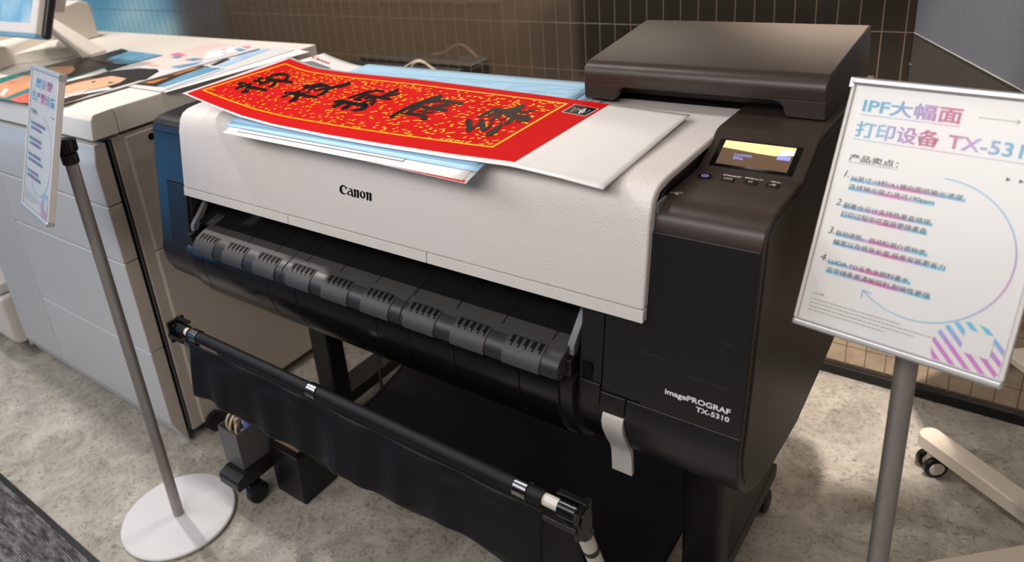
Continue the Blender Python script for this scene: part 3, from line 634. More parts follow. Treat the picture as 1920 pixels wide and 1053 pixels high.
while len(pts) < 620 and tries < 30000:
    tries += 1; u, v = random.uniform(.012, .988), random.uniform(.03, .97); p = q(u, v)
    if all((p.x-a)**2+(p.y-b)**2 > .0070**2 for a, b in pts):
        pts.append((p.x, p.y)); an = random.gauss(.25, .7) if random.random() < .75 else random.uniform(0, 3.1); L = random.uniform(.0030, .0066); W = random.uniform(.0020, .0031)
        ca, sa = math.cos(an), math.sin(an)
        mb.poly([Vector((p.x+L*math.cos(t)*ca-W*math.sin(t)*sa, p.y+L*math.cos(t)*sa+W*math.sin(t)*ca, hb(p.x, p.y)+.0007)) for t in lsp(0, 5.5, 8)])
fk = mb.build('gold_flecks', 'gold', BN); fk['kind'] = 'stuff'
A = lambda p: (400+p[0]/7.52, 100+p[1]/7.52); B = lambda p: (600+p[0]/7.52, 140+p[1]/7.52); Cc = lambda p: (820+p[0]/7.52, 160+p[1]/7.52)
chars = [
 (A, [([(320, 495), (420, 462), (545, 425)], [26, 30, 18]), ([(355, 430), (430, 430), (480, 458), (600, 490), (745, 515)], [30, 44, 44, 34, 30]), ([(505, 465), (470, 520), (395, 548)], [44, 50, 12]),
      ([(575, 398), (635, 362), (690, 350)], [26, 34, 26]), ([(635, 372), (665, 415), (720, 408), (810, 378), (868, 392), (850, 440), (775, 470)], [30, 34, 32, 30, 40, 36, 12]), ([(650, 440), (760, 402)], [14, 24]),
      ([(742, 350), (850, 308), (960, 290), (1035, 303), (1050, 338), (1000, 372)], [24, 32, 30, 36, 36, 20]), ([(748, 345), (850, 372), (960, 385), (1108, 402)], [20, 32, 34, 24])]),
 (A, [([(975, 615), (1080, 575), (1180, 545), (1240, 530)], [20, 22, 26, 10]), ([(1010, 560), (1110, 562), (1210, 575), (1330, 600), (1450, 615)], [26, 40, 44, 34, 30]), ([(1190, 590), (1150, 640), (1065, 680)], [44, 52, 14]), ([(1200, 570), (1355, 545)], [14, 18]),
      ([(1250, 512), (1400, 455), (1560, 410)], [14, 26, 12]), ([(1280, 462), (1350, 462), (1390, 480)], [30, 40, 24]), ([(1335, 515), (1480, 462), (1585, 450), (1618, 480), (1570, 545), (1460, 590)], [14, 26, 34, 44, 40, 10]), ([(1425, 520), (1540, 500), (1650, 480), (1780, 460), (1915, 420)], [16, 24, 28, 32, 36])]),
 (B, [([(205, 385), (310, 375), (420, 395), (560, 420), (655, 432), (590, 478), (420, 512)], [30, 42, 40, 44, 48, 40, 8]), ([(185, 450), (260, 420), (340, 390)], [32, 34, 22]), ([(315, 478), (380, 445), (440, 410)], [28, 40, 30]), ([(380, 470), (400, 420)], [26, 26]),
      ([(402, 330), (560, 272), (720, 228)], [18, 26, 18]), ([(690, 240), (800, 222), (895, 236)], [18, 30, 20]), ([(480, 350), (600, 300), (690, 245)], [18, 34, 20]), ([(640, 265), (700, 305)], [30, 26]), ([(640, 330), (780, 305)], [30, 30]), ([(700, 290), (830, 318), (990, 335)], [26, 34, 26]), ([(820, 320), (950, 272), (1088, 216)], [16, 30, 34]), ([(915, 298), (1030, 282), (1130, 260)], [10, 20, 8]), ([(590, 402), (690, 362), (775, 340)], [14, 20, 12]), ([(722, 408), (790, 355)], [40, 16]), ([(500, 340), (570, 352)], [24, 20])]),
 (B, [([(1000, 592), (1150, 510), (1300, 440), (1500, 372), (1695, 305)], [34, 40, 44, 46, 48]), ([(1172, 550), (1320, 552), (1450, 580), (1500, 605), (1420, 628)], [20, 36, 44, 46, 16]), ([(1205, 545), (1330, 480), (1420, 420)], [20, 34, 26]), ([(1350, 438), (1500, 462), (1640, 482), (1785, 497)], [24, 44, 42, 30]), ([(1530, 400), (1640, 365), (1800, 375), (1960, 400), (2000, 402)], [20, 32, 38, 36, 30]), ([(1585, 432), (1800, 415)], [10, 20]), ([(1640, 455), (1835, 425)], [10, 24]), ([(1350, 522), (1500, 505)], [10, 22]), ([(1440, 542), (1600, 522)], [12, 18])]),
 (Cc, [([(582, 445), (680, 398), (800, 340), (870, 332)], [26, 36, 36, 30]), ([(700, 442), (820, 385), (900, 345)], [20, 36, 26]), ([(735, 498), (840, 438), (950, 370)], [28, 40, 30]), ([(860, 332), (960, 360), (1070, 342), (1205, 288)], [24, 44, 48, 44]), ([(1060, 400), (1110, 380), (1180, 350)], [30, 34, 22]), ([(1170, 388), (1290, 358), (1418, 335)], [20, 24, 8]), ([(930, 385), (1060, 430), (1180, 445), (1285, 445), (1230, 485), (1105, 505)], [30, 44, 50, 56, 46, 10]), ([(1050, 415), (1050, 480), (950, 540)], [50, 52, 26]), ([(862, 488), (980, 466)], [20, 12]), ([(950, 360), (1000, 420)], [50, 40]),
       ([(400, 500), (448, 512), (440, 620)], [22, 74, 62]), ([(430, 622), (540, 580), (640, 500)], [22, 24, 40]), ([(612, 500), (640, 560), (625, 628)], [50, 66, 40]), ([(625, 632), (700, 600), (772, 530)], [20, 28, 20]), ([(700, 690), (800, 640), (915, 532)], [38, 62, 20])])]
for f_, st in chars:
    mb = MB()
    for k, (ps, ws) in enumerate(st):
        v2, f2 = stroke2d(ps, [w_*1.22 for w_ in ws], 6); mb.add([onb(*f_(p), off=.0010+.00004*k) for p in v2], f2)
    mb.build('calligraphy_character', 'ink', BN)
sq = [onb(1053, 210.5), onb(1097, 219), onb(1123, 204.5), onb(1078, 196)]
sb = drape(MB(), sq, .0008, 6, 6).build('corner_stamp', 'white', BN)
c0 = sum((Vector(p) for p in sq), Vector())/4
drape(MB(), [c0+(Vector(p)-c0)*.93 for p in sq], .0011, 6, 6).build('stamp_field', 'ink', sb)
sp2 = lambda u, v: onb(1030+u/14.77, 180+v/14.77, .0014)
for mm, blobs in (('gold', ((605, 425, 25, 14), (705, 335, 26, 16), (835, 380, 24, 26))), ('rose', ((640, 375, 22, 14), (1070, 430, 18, 12))), ('bluegrey', ((665, 395, 26, 14), (775, 355, 22, 16), (1110, 400, 26, 16))), ('teal', ((735, 400, 30, 14), (1010, 450, 30, 12)))):
    mb = MB()
    for x, y, a, b_ in blobs: mb.poly([sp2(x+a*math.cos(t), y+b_*math.sin(t)) for t in lsp(0, 5.5, 8)])
    mb.build('stamp_motif', mm, sb)
mb = MB()
for ps, ws in (([(1010, 352), (900, 395), (860, 430), (820, 480)], [28, 26, 40, 30]), ([(990, 400), (910, 450)], [24, 34]), ([(870, 440), (930, 440)], [14, 14])):
    v2, f2 = stroke2d(ps, ws, 6); mb.add([sp2(*p) for p in v2], f2)
mb.build('stamp_motif', 'white', sb)

# ------------------------------------------------------------------ sign stands
def sign_stand(base, C, yaw, tilt, w, h, label, title, base_z=0, pole_top=1.0, simple=False, knobp=None):
    T = thing('sign_stand', label, 'sign', (base[0], base[1], 0), 'sign stands')
    MB().lathe([(.128, .0), (.142, .001), (.145, .005), (.145, .009), (.142, .012), (.02, .0125)], (base[0], base[1], 0), 72).build('base_plate', 'plate', T)
    MB().tube([(base[0], base[1], .012), (base[0], base[1], pole_top)], .0134, 28).build('pole', 'pole', T)
    a = Vector((math.cos(yaw), math.sin(yaw), 0)); nr = Vector((math.sin(yaw), -math.cos(yaw), 0)); b_ = math.cos(tilt)*Vector((0, 0, 1))-math.sin(tilt)*nr
    n = a.cross(b_); C = Vector(C)
    if n.y > 0: n = -n
    fr = lambda s, t, o=0: C+a*s+b_*t+n*o
    pan = MB().obox(C-n*.006, a, b_, n, w/2-.002, h/2-.002, .005).build('sign_panel', 'plate', T, bevel=.001)
    for s in (1, -1):
        MB().obox(fr(0, s*(h/2-.0035), -.003), a, b_, n, w/2+.001, .0045, .0085).build('panel_rail', 'alu', T, bevel=.003, seg=3)
        MB().obox(fr(s*(w/2-.0015), 0, -.004), a, b_, n, .0022, h/2-.008, .0068).build('panel_edge', 'coverplain', T, bevel=.001)
        MB().obox(fr(s*(w/2+.0005), h/2-.006, -.004), a, b_, n, .003, .0065, .008).build('corner_clip', 'alu', T, bevel=.001)
    kp = Vector((base[0], base[1], pole_top+.004)); att = fr((kp-C).dot(a)*.9, (kp-C).dot(b_), -.011)
    kn = MB(); kn.lathe([(.0165, -.024), (.0175, -.020), (.0175, -.002), (.013, .002)], kp, 24)
    for k in range(10):
        an = k*.628; kn.obox(kp+Vector((math.cos(an)*.0175, math.sin(an)*.0175, .016)), (math.cos(an), math.sin(an), 0), (-math.sin(an), math.cos(an), 0), (0, 0, 1), .004, .0042, .013)
    kn.lathe([(.017, .002), (.019, .006), (.019, .026), (.012, .032)], kp, 24); kn.tube([kp+Vector((0, 0, .012)), att], .011, 14)
    kn.build('tilt_knob', 'knob', T, bevel=.001)
    po = MB().poly([fr(-w/2+.005, -h/2+.009, .0002), fr(w/2-.005, -h/2+.009, .0002), fr(w/2-.005, h/2-.009, .0002), fr(-w/2+.005, h/2-.009, .0002)]).build('poster', 'paperbright', T)
    mm = lambda s, t, o=.0008: fr(s/1000*w/.225, t/1000*h/.3215, o)
    def txt(name, m, items):
        mb = MB()
        for it in items: fit_text(mb, it[0], mm, *it[1:5], *(it[5:] if len(it) > 5 else ()))
        return mb.build(name, m, po)
    MB().poly([fr(-w/2+.0045, -h/2+.0085, .002), fr(w/2-.0045, -h/2+.0085, .002), fr(w/2-.0045, h/2-.0085, .002), fr(-w/2+.0045, h/2-.0085, .002)]).build('acrylic_cover', 'acrylic', T)
    lines = title
    txt('title_lettering', 'g_title1', [(lines[0], -94.8, 11.2, 119, 138.2, .018)] if not simple else [(lines[0], -70, 60, 116, 137, .012)])
    txt('title_lettering', 'g_title2', [(lines[1], -96.5, -5, 88.2, 108.4, .014), (lines[2], 3.5, 92, 90, 106.2, .014)] if not simple else [(lines[1], -96.5, 90, 86, 107, .012)])
    mb = MB(); mb.poly([mm(-96, 116.2), mm(11.5, 116.2), mm(11.5, 116.8), mm(-96, 116.8)]); mb.build('title_rule', 'g_title1', po)
    mb = MB(); mb.poly([mm(-96, 84.8), mm(96, 84.8), mm(96, 85.4), mm(-96, 85.4)]); mb.build('title_rule', 'g_title2', po)
    txt('heading_lettering', 'textblack', [('产品卖点：', -95.5, -40, 57.4, 66.4, .012)])
    items = [('1.', -96.5, -90.6, 36, 44.6), ('2.', -97.6, -90.4, -.5, 8.1), ('3.', -98.4, -91, -37.5, -28.5), ('4.', -99.4, -91.6, -72.8, -64.2)]
    mb = MB(); mb.poly([mm(-95.7, 55.7), mm(-39.5, 55.7), mm(-39.5, 56.1), mm(-95.7, 56.1)])
    for t_ in items: fit_text(mb, t_[0], mm, *t_[1:], 0, .25)
    mb.build('list_numbers', 'textblack', po)
    body = [('36英寸;18秒/A1横向图纸输出速度,', -87.8, 34.6, 32.9, 40), ('连续输出能力高达190ppm', -87.6, 6.4, 21.6, 29), ('副墨仓设计支持热墨盒插拔,', -88, 9.6, -2, 5), ('打印过程中可直接更换墨盒', -88.7, 6.6, -13.4, -6), ('自动进纸、自动检测介质种类,', -88.5, 12.8, -38, -31), ('幅宽以及纸张长度,纸卷安装更省力', -89, 33.6, -49.8, -42.6), ('LUCIA TD五色全颜料墨水,', -89.2, 3.4, -74.9, -68), ('文字线条更清晰锐利,耐候性更强', -89.3, 26.3, -86.2, -79)]
    for t_, x0, x1, y0, y1 in body:
        hbm = MB().poly([mm(x0-.6, y0-.9, .0005), mm(x1+.6, y0-.9, .0005), mm(x1+.6, y0+3.6, .0005), mm(x0-.6, y0+3.6, .0005)]).build('highlight_bar', 'g_high', po)
        mb = MB(); fit_text(mb, t_, mm, x0, x1, y0, y1, .002); mb.build('list_lettering', 'textblack', po)
    # arrow, marks, arc
    mb = MB()
    def ln(ps, w_): v2, f2 = stroke2d(ps, [w_]*len(ps), 3); mb.add([mm(x, y) for x, y in v2], f2)
    ln([(27, 129.7), (66.2, 129.7)], .5); ln([(62.5, 132.4), (66.2, 129.7)], .5); ln([(62.5, 127), (66.2, 129.7)], .5)
    ln([(-99, -116.4), (-84, -116.2)], .5); ln([(-88.5, -113.8), (-84.2, -116.2)], .5)
    for tx in (67.2, 79.2, 91.2): mb.poly([mm(tx, 63.2), mm(tx+4.4, 65.6), mm(tx, 68)])
    mb.build('poster_marks', 'textblack', po)
    mb = MB(); cx_, cy_, r_ = 10.6, -30, 85
    ps = [(cx_+r_*math.cos(t), cy_+r_*math.sin(t)) for t in lsp(R2(90), R2(-129), 60)]
    v2, f2 = stroke2d(ps, [1.3]*60, 2); mb.add([mm(x, y) for x, y in v2], f2)
    for e in ((-43.2, -105), (-33.5, -97.4)): v2, f2 = stroke2d([ps[-1], e], [1.2]*2, 2); mb.add([mm(x, y) for x, y in v2], f2)
    mb.build('poster_arc', 'arc', po)
    mb = MB()
    for k, (x1_, n_) in enumerate(((4, 22), (41, 30), (22, 26), (-10, 20))):
        x = -98.7
        while x < x1_:
            wd_ = random.uniform(2, 6); y = -124-k*4.8; mb.poly([mm(x, y), mm(min(x+wd_, x1_), y), mm(min(x+wd_, x1_), y+.8), mm(x, y+.8)]); x += wd_+.9
    mb.build('fine_print', 'greyink', po)
    # striped disc at the corner, with a blank square
    mb = MB(); D = Vector((75, -134)); rr = 35.5; dr = Vector((.72, -.69)).normalized(); pn = Vector((.69, .72)).normalized()
    for k in range(-3, 4):
        o0, o1 = k*10.1-2.4, k*10.1+2.4
        P = []
        for o_ in (o0, o1):
            h2 = math.sqrt(max(0, rr*rr-o_*o_))
            pp = [D+pn*o_+dr*h2*s for s in (-1, 1)]
            cl = []
            a0, a1 = pp
            for q_ in (a0, a1): cl.append(q_)
            # clip against the lower and right edges of the sheet
            def clip(p, qd):
                t = 1
                for lim, idx, sg in ((-151.4, 1, -1), (106.8, 0, 1)):
                    d = qd[idx]-p[idx]
                    if sg*(qd[idx]-lim) > 0 and abs(d) > 1e-6: t = min(t, (lim-p[idx])/d)
                return p+(qd-p)*max(0, t)
            P.append((cl[0], clip(cl[0], cl[1])))
        (p0, p1), (p2, p3) = P
        if p0.x > 106.8 or p2.x > 106.8 or (p1-p0).length < 1: continue
        mb.poly([mm(*p0, .0004), mm(*p1, .0004), mm(*p3, .0004), mm(*p2, .0004)])
    mb.build('striped_disc', 'stripe', po)
    MB().poly([mm(68, -134, .0008), mm(95.5, -134, .0008), mm(95.5, -107.5, .0008), mm(68, -107.5, .0008)]).build('blank_square', 'paperbright', po)
    return T
sign_stand((-.0955, .998), (-.0983, .9777, 1.0223), -.1355, .4312, .225, .3216, 'sign stand at the right with a large readable white poster in blue and magenta lettering', ['IPF大幅面', '打印设备', 'TX-5310'], pole_top=.985)
sign_stand((-1.594, .676), (-1.6545, .6515, 1.0305), -.178, .3485, .201, .3135, 'sign stand at the left with its poster seen almost edge on, round white base', ['展示型', '生产型设备'], pole_top=1.005, simple=True)

# ------------------------------------------------------------------ production copier at the left
LX = -1.815
LM = thing('production_copier', 'large pale grey production copier beside the printer, photo prints lying on its top', 'copier', (-2.4, 1.2, 0))
MB().box(-2.745, LX, .882, 1.60, .035, .945).build('body', 'lm_side', LM, bevel=.004)
MB().box(-3.6, -2.747, .90, 1.60, .36, .945).build('upper_body', 'lm_side', LM, bevel=.004)
MB().prism(rnd([(LX, .905), (LX+.0005, .905), (LX+.0005, 1.599), (LX, 1.599)], 0), .04, .612, 'z')
CH = [(LX-.02, .895), (LX+.006, .920), (LX+.006, 1.595), (LX-.02, 1.595)]
t = MB().prism(CH, .04, .612, 'z').build('side_panel', 'lm_side', LM, bevel=.003, seg=2)
t2 = MB().prism(CH, .616, .938, 'z').build('side_panel', 'lm_side', LM, bevel=.003, seg=2)
MB().lathe([(.011, 0), (.013, .0012), (.013, .0016)], (LX+.0052, .985, .918), 24, (1, 0, 0)).build('side_hole_ring', 'lm_side', t2)
MB().lathe([(.001, 0), (.0095, .0019), (.0095, .0022)], (LX+.0052, .985, .918), 24, (1, 0, 0)).build('side_hole', 'void', t2)
MB().box(LX-.02, LX-.004, .862, .915, .05, .94).build('door_gap', 'void', LM)
MB().box(LX-.012, LX-.001, .8725, .8775, .05, .94).build('gap_trim', 'greybox', LM)
# doors and drawers of the front
def door(x0, x1, z0, z1, name='drawer_front', top=False, skirt=False):
    pr = []
    f0, f1 = .823, .864
    if skirt: pr = [(f1, z0), (.856, z0), (.826, z0+.07), (f0, z0+.08), (f0, z1), (f1, z1)]
    elif top: pr = [(f1, z0), (f0, z0), (f0, .888), (.826, .905), (.831, .925), (.833, z1), (f1, z1)]
    else: pr = [(f1, z0), (f0, z0), (f0, z1), (f1, z1)]
    d_ = MB().prism(pr, x0, x1, 'x').build(name, 'lm_front', LM, bevel=.0035)
    if x1 == LX: MB().prism([(y+.002 if y < .86 else y-.001, z) for y, z in pr], LX-.001, LX+.0006, 'x').build('door_edge_shade', 'lm_side', d_)  # door side doubled by a thin strip carrying the warm shade tone
    return d_
zs = [(.022, .337), (.341, .614), (.618, .777), (.781, .941)]
for i, (a, b_) in enumerate(zs):
    door(-2.458, LX, a, b_, 'drawer_front', i == 3, i == 0)
door(-2.742, -2.462, .022, .777, 'side_door', skirt=True); door(-2.742, -2.462, .781, .941, 'upper_door', True)
MB().box(-2.76, -2.746, .835, .89, .05, .94).build('unit_divider', 'lm_side', LM)
# top
MB().prism(rnd([(.834, .953), (.842, 1.003), (.852, 1.016), (.906, 1.0185), (.906, .953)], [.003, .008, .006, 0, 0]), -3.6, LX+.004, 'x').build('front_top_strip', 'lm_top', LM, bevel=.003)
MB().prism([(.908, .953), (.908, 1.0185), (1.60, 1.0185), (1.60, .953)], -3.6, LX+.004, 'x').build('top_cover', 'lm_top', LM, bevel=.004, seg=3)
for y in (.95, 1.45):
    h = MB().box(LX-.07, LX-.02, y-.02, y+.02, .02, .06).build('caster_housing', 'knob', LM, bevel=.003)
    MB().lathe([(.018, -.016), (.030, -.012), (.031, 0), (.030, .012), (.018, .016)], (LX+.012, y, .031), 28, (1, 0, 0)).build('caster_wheel', 'rubber', h)
for y in (.95, 1.45):
    MB().lathe([(.018, -.016), (.03, -.012), (.031, 0), (.03, .012), (.018, .016)], (-2.70, y, .031), 28, (1, 0, 0)).build('caster_wheel', 'rubber', LM)
# scanner block, ledge, arm and monitor
MB().prism(rnd([(1.06, 1.02), (1.09, 1.10), (1.47, 1.17), (1.51, 1.15), (1.51, 1.02)], [.01, .03, .03, .02, 0]), -3.6, -2.97, 'x').build('scanner_block', 'lm_top', LM, bevel=.02, seg=4)
def wedge(name, p, q, back, z0, z1, bv):
    b0 = Vector(back); v = [Vector((p.x, p.y, z0)), Vector((q.x, q.y, z0)), Vector((q.x, q.y, z0))+b0, Vector((p.x, p.y, z0))+b0]
    t_ = [w+Vector((0, 0, z1-z0)) for w in v]; t_[0] += b0*.12; t_[1] += b0*.12
    MB().add(v+t_, [(3, 2, 1, 0), (4, 5, 6, 7), (0, 1, 5, 4), (1, 2, 6, 5), (2, 3, 7, 6), (3, 0, 4, 7)]).build(name, 'lm_top', LM, bevel=bv, seg=4)
wedge('paper_tray', onz(-60, 133, 1.02), onz(157, 104, 1.02), (-.25, .12, 0), 1.018, 1.050, .012)
wedge('scanner_ledge', onz(-60, 138, 1.05), onz(128, 64, 1.05), (-.3, .05, 0), 1.018, 1.085, .012)
ap = [onz(157, 107, 1.032), onz(200.5, 93.4, 1.032), onplane(84, 24, (0, 1, 0), 1.30), onplane(80, 44, (0, 1, 0), 1.20)]
an = (ap[1]-ap[0]).cross(ap[3]-ap[0]).normalized()
if an.z > 0: an = -an
MB().add(ap+[p+an*.014 for p in ap], [(0, 1, 2, 3), (7, 6, 5, 4), (0, 4, 5, 1), (1, 5, 6, 2), (2, 6, 7, 3), (3, 7, 4, 0)]).build('monitor_arm', 'lm_top', LM, bevel=.004, seg=3)
MN = thing('touch_monitor', 'white framed monitor showing a blue picture, on an arm above the copier', 'monitor', (-2.55, 1.0, 1.15))
ma, mt = Vector((1, 0, 0)), R2(24); mu = Vector((0, math.sin(mt), math.cos(mt))); mnn = Vector((0, -math.cos(mt), math.sin(mt)))
mc = Vector((-2.343, 1.0, 1.160))   # lower right front corner
mfr = lambda x, z, o=0: mc+ma*x+mu*z+mnn*o
MB().obox(mfr(-.25, .17, -.012), ma, mu, mnn, .25, .17, .012).build('bezel', 'coverplain', MN, bevel=.008, seg=3)
MB().obox(mfr(-.245, .17, -.036), ma, mu, mnn, .252, .176, .014).build('back_shell', 'black', MN, bevel=.01, seg=3)
MB().obox(mfr(-.25, .0, -.018), ma, mu, mnn, .248, .008, .016).build('lower_edge_reflection', 'bluegrey', MN, bevel=.003)  # bottom edge of the bezel, its blue reflection painted as a blue strip
MB().poly([mfr(-.46, .035, .0004), mfr(-.038, .035, .0004), mfr(-.038, .32, .0004), mfr(-.46, .32, .0004)]).build('screen', 'monitor', MN)
MB().obox(mfr(-.12, .14, -.08), ma, mu, mnn, .05, .05, .035).build('arm_mount', 'lm_top', MN, bevel=.006)
# neighbouring machine, far left
FM = thing('white_machine', 'white rounded machine at the left edge beyond the grey copier', 'machine', (-3.1, 1.1, 0))
MB().prism(rnd([(.79, .055), (.79, .255), (1.3, .255), (1.3, .055)], [.05, .02, 0, .02]), -3.5, -2.775, 'x').build('lower_shell', 'coverplain', FM, bevel=.03, seg=4)
MB().prism(rnd([(.80, .26), (.80, .30), (1.3, .30), (1.3, .26)], [.01, .01, 0, 0]), -3.5, -2.79, 'x').build('upper_shell', 'coverplain', FM, bevel=.02, seg=3)
for x in (-3.3, -2.95):
    for y in (.88, 1.2): MB().box(x-.02, x+.02, y-.02, y+.02, 0, .06).build('foot', 'knob', FM)

# ------------------------------------------------------------------ prints lying on the copier
def flat_sheet(name, pix, z, label, m, group, th=.0012):
    p = [onz(u, v, z) for u, v in pix]; n = len(p)
    o = MB().add([q for q in p]+[q-Vector((0, 0, th)) for q in p], [tuple(range(n)), tuple(range(2*n-1, n-1, -1))]+[(i, n+i, n+(i+1) % n, (i+1) % n) for i in range(n)]).build(name, m)
    return tag(o, label, 'print', group)
def ink(parent, z, lst, f=lambda p: p):
    by = {}
    for k, (m, pts) in enumerate(lst): by.setdefault(m, []).append((k, pts))
    for m, ls in by.items():
        mb = MB()
        for k, pts in ls: mb.poly([onz(*f(p), z+.0003+.00012*k) for p in pts])
        mb.build('printed_picture', m, parent)
G2 = 'photo prints on the copier top'
c3 = lambda p: (200+p[0]/6.4, 60+p[1]/6.4)      # helper frames for reading print outlines
c5 = lambda p: (p[0]/6.58, 80+p[1]/6.58)
s1 = flat_sheet('photo_print', [(268, 164), (310, 173), (580, 97), (545, 90)], 1.0205, 'lowest white margin print near the right edge of the copier top', 'paper', G2)
s2 = flat_sheet('photo_print', [c3((180, 640)), c3((660, 712)), c3((2260, 210)), c3((1960, 180))], 1.0225, 'white bordered photo print with a brown and blue picture, half under the portrait print', 'paperbright', G2)
ink(s2, 1.0225, [('darkbrown', [(300, 625), (590, 655), (1240, 415), (1100, 395), (700, 480)]), ('orangebrown', [(440, 610), (560, 615), (760, 540), (640, 565)]), ('orangebrown', [(760, 520), (860, 505), (1120, 425), (1040, 432)]), ('bluegrey', [(590, 655), (690, 655), (1380, 430), (1180, 420), (900, 520)]),
                 ('sky', [(1310, 400), (1420, 410), (1960, 205), (1800, 200)]), ('hair', [(1240, 395), (1300, 400), (1480, 325), (1440, 310)]), ('sky', [(700, 680), (720, 684), (1420, 440), (1400, 436)])], c3)
s3 = flat_sheet('photo_print', [(-60, 172), (112, 195.5), (487, 90), (398, 79.5), (309, 102), (232, 89), (162, 108.5), (152, 106)], 1.0265, 'long thick portrait print of two women and a made up face along the copier top', 'paperbright', G2, .003)
ink(s3, 1.0265, [
    ('teal', [(-200, 490), (700, 250), (1000, 172), (1340, 300), (760, 480), (330, 745), (360, 750), (-150, 670)]),
    ('skin2', [(-200, 560), (0, 505), (250, 420), (640, 300), (900, 285), (940, 320), (860, 380), (640, 440), (380, 550), (60, 680), (-200, 640)]),
    ('hair', [(560, 290), (1000, 172), (1330, 240), (1345, 270), (1180, 340), (860, 425), (820, 410), (930, 330), (900, 285), (700, 290)]),
    ('lips', [(90, 495), (150, 475), (200, 485), (130, 505)]),
    ('white', [(0, 640), (60, 565), (105, 575), (40, 650)]),
    ('coral', [(110, 700), (330, 620), (420, 640), (380, 745), (230, 735)]),
    ('hairbrown', [(380, 620), (700, 510), (1000, 440), (1240, 380), (1330, 350), (1000, 560), (780, 640), (480, 760)]),
    ('hair', [(1130, 420), (1320, 355), (1711, 315), (1935, 325), (1960, 350), (1800, 450), (1711, 465), (1380, 560), (1240, 510)]),
    ('skin', [(760, 545), (1000, 480), (1380, 408), (1560, 440), (1470, 495), (1300, 545), (1080, 590), (900, 650), (760, 640)]),
    ('palepink', [(760, 640), (860, 630), (1080, 570), (1000, 640), (880, 660)]),
    ('hair', [(1120, 485), (1150, 472), (1190, 476), (1150, 492)]), ('hair', [(1320, 495), (1360, 484), (1410, 486), (1360, 500)]),
    ('darkbrown', [(700, 715), (900, 655), (1400, 570), (1100, 640), (760, 760)]),
    ('hair', [(1075, 190), (1500, 72), (1590, 100), (1500, 130), (1330, 190), (1150, 215)]),
    ('hairbrown', [(1120, 205), (1330, 190), (1420, 230), (1340, 260)]),
    ('bluegrey', [(1310, 200), (1600, 102), (2010, 152), (1600, 258), (1360, 230)]),
    ('hair', [(1340, 250), (1600, 262), (1330, 345), (1290, 320)])], c5)
ink(s3, 1.0268, [
    ('paperbright', [(0, 480), (300, 395), (700, 275), (1240, 135), (1840, 195), (900, 445), (330, 430)]),
    ('palepink', [(320, 390), (700, 285), (1200, 145), (1560, 150), (1240, 230), (1160, 320), (900, 430), (640, 425)]),
    ('skin', [(480, 405), (540, 385), (660, 400), (600, 415)]),
    ('rose', [(760, 270), (860, 245), (960, 280), (840, 300)]),
    ('bluegrey', [(770, 305), (830, 285), (920, 300), (840, 320)]), ('bluegrey', [(920, 335), (1040, 310), (1170, 320), (1040, 350)]), ('bluegrey', [(860, 435), (1080, 385), (1160, 340), (1100, 360), (760, 415)]),
    ('white', [(1220, 230), (1440, 180), (1700, 190), (1300, 310), (1160, 330)]),
    ('rose', [(1620, 175), (1740, 165), (1700, 190), (1640, 192)]), ('rose', [(1370, 250), (1460, 235), (1420, 255)]), ('rose', [(1340, 210), (1460, 195), (1400, 215)]),
    ('bluegrey', [(1520, 205), (1600, 190), (1670, 215), (1590, 228)])], c3)

# ------------------------------------------------------------------ things behind and below
BC = thing('equipment_case', 'low black case against the tiled wall behind the printer', 'case', (-1.88, 2.03, 0))
MB().box(-2.16, -1.615, 1.97, 2.085, .032, .818).build('case_body', 'blackgloss', BC, bevel=.004)
MB().box(-2.16, -1.615, 1.965, 2.085, .820, .830).build('case_lid', 'black', BC, bevel=.003)
def curve_pts(ps, n=10):
    P = [Vector(p) for p in ps]; m = len(P); out = []
    for i in range(m-1):
        p0, p1, p2, p3 = P[max(i-1, 0)], P[i], P[i+1], P[min(i+2, m-1)]
        for k in range(n): t = k/n; out.append(.5*((2*p1)+(p2-p0)*t+(2*p0-5*p1+4*p2-p3)*t*t+(3*p1-p0-3*p2+p3)*t**3))
    return out+[P[-1]]
cd = MB()
cd.tube(curve_pts([(-1.87, 1.985, .834), (-1.82, 1.985, .841), (-1.755, 1.985, .872), (-1.72, 1.985, .876), (-1.685, 1.985, .856), (-1.66, 1.985, .834)]), .0036, 8)
cd.tube(curve_pts([(-1.765, 1.975, .834), (-1.757, 1.978, .862), (-1.73, 1.98, .874), (-1.70, 1.985, .866), (-1.672, 1.99, .848), (-1.648, 1.99, .834)]), .0036, 8)
tag(cd.build('looped_cord', 'cord'), 'looped beige cord on the black case behind the printer', 'cord')
# black power cables by the left foot
cb = MB()
cb.tube(curve_pts([(-1.30, 1.50, .52), (-1.40, 1.45, .35), (-1.46, 1.36, .20), (-1.435, 1.30, .08), (-1.38, 1.30, .012), (-1.28, 1.40, .008), (-1.22, 1.50, .008), (-1.25, 1.56, .008), (-1.33, 1.46, .014), (-1.40, 1.32, .014), (-1.37, 1.28, .010), (-1.26, 1.36, .012), (-1.18, 1.47, .012)], 14), .0048, 8)
cb.tube(curve_pts([(-1.27, 1.55, .5), (-1.28, 1.54, .3), (-1.275, 1.52, .12), (-1.25, 1.50, .02), (-1.22, 1.46, .01)], 14), .005, 8)
cb.build('power_cable', 'cable', PR)
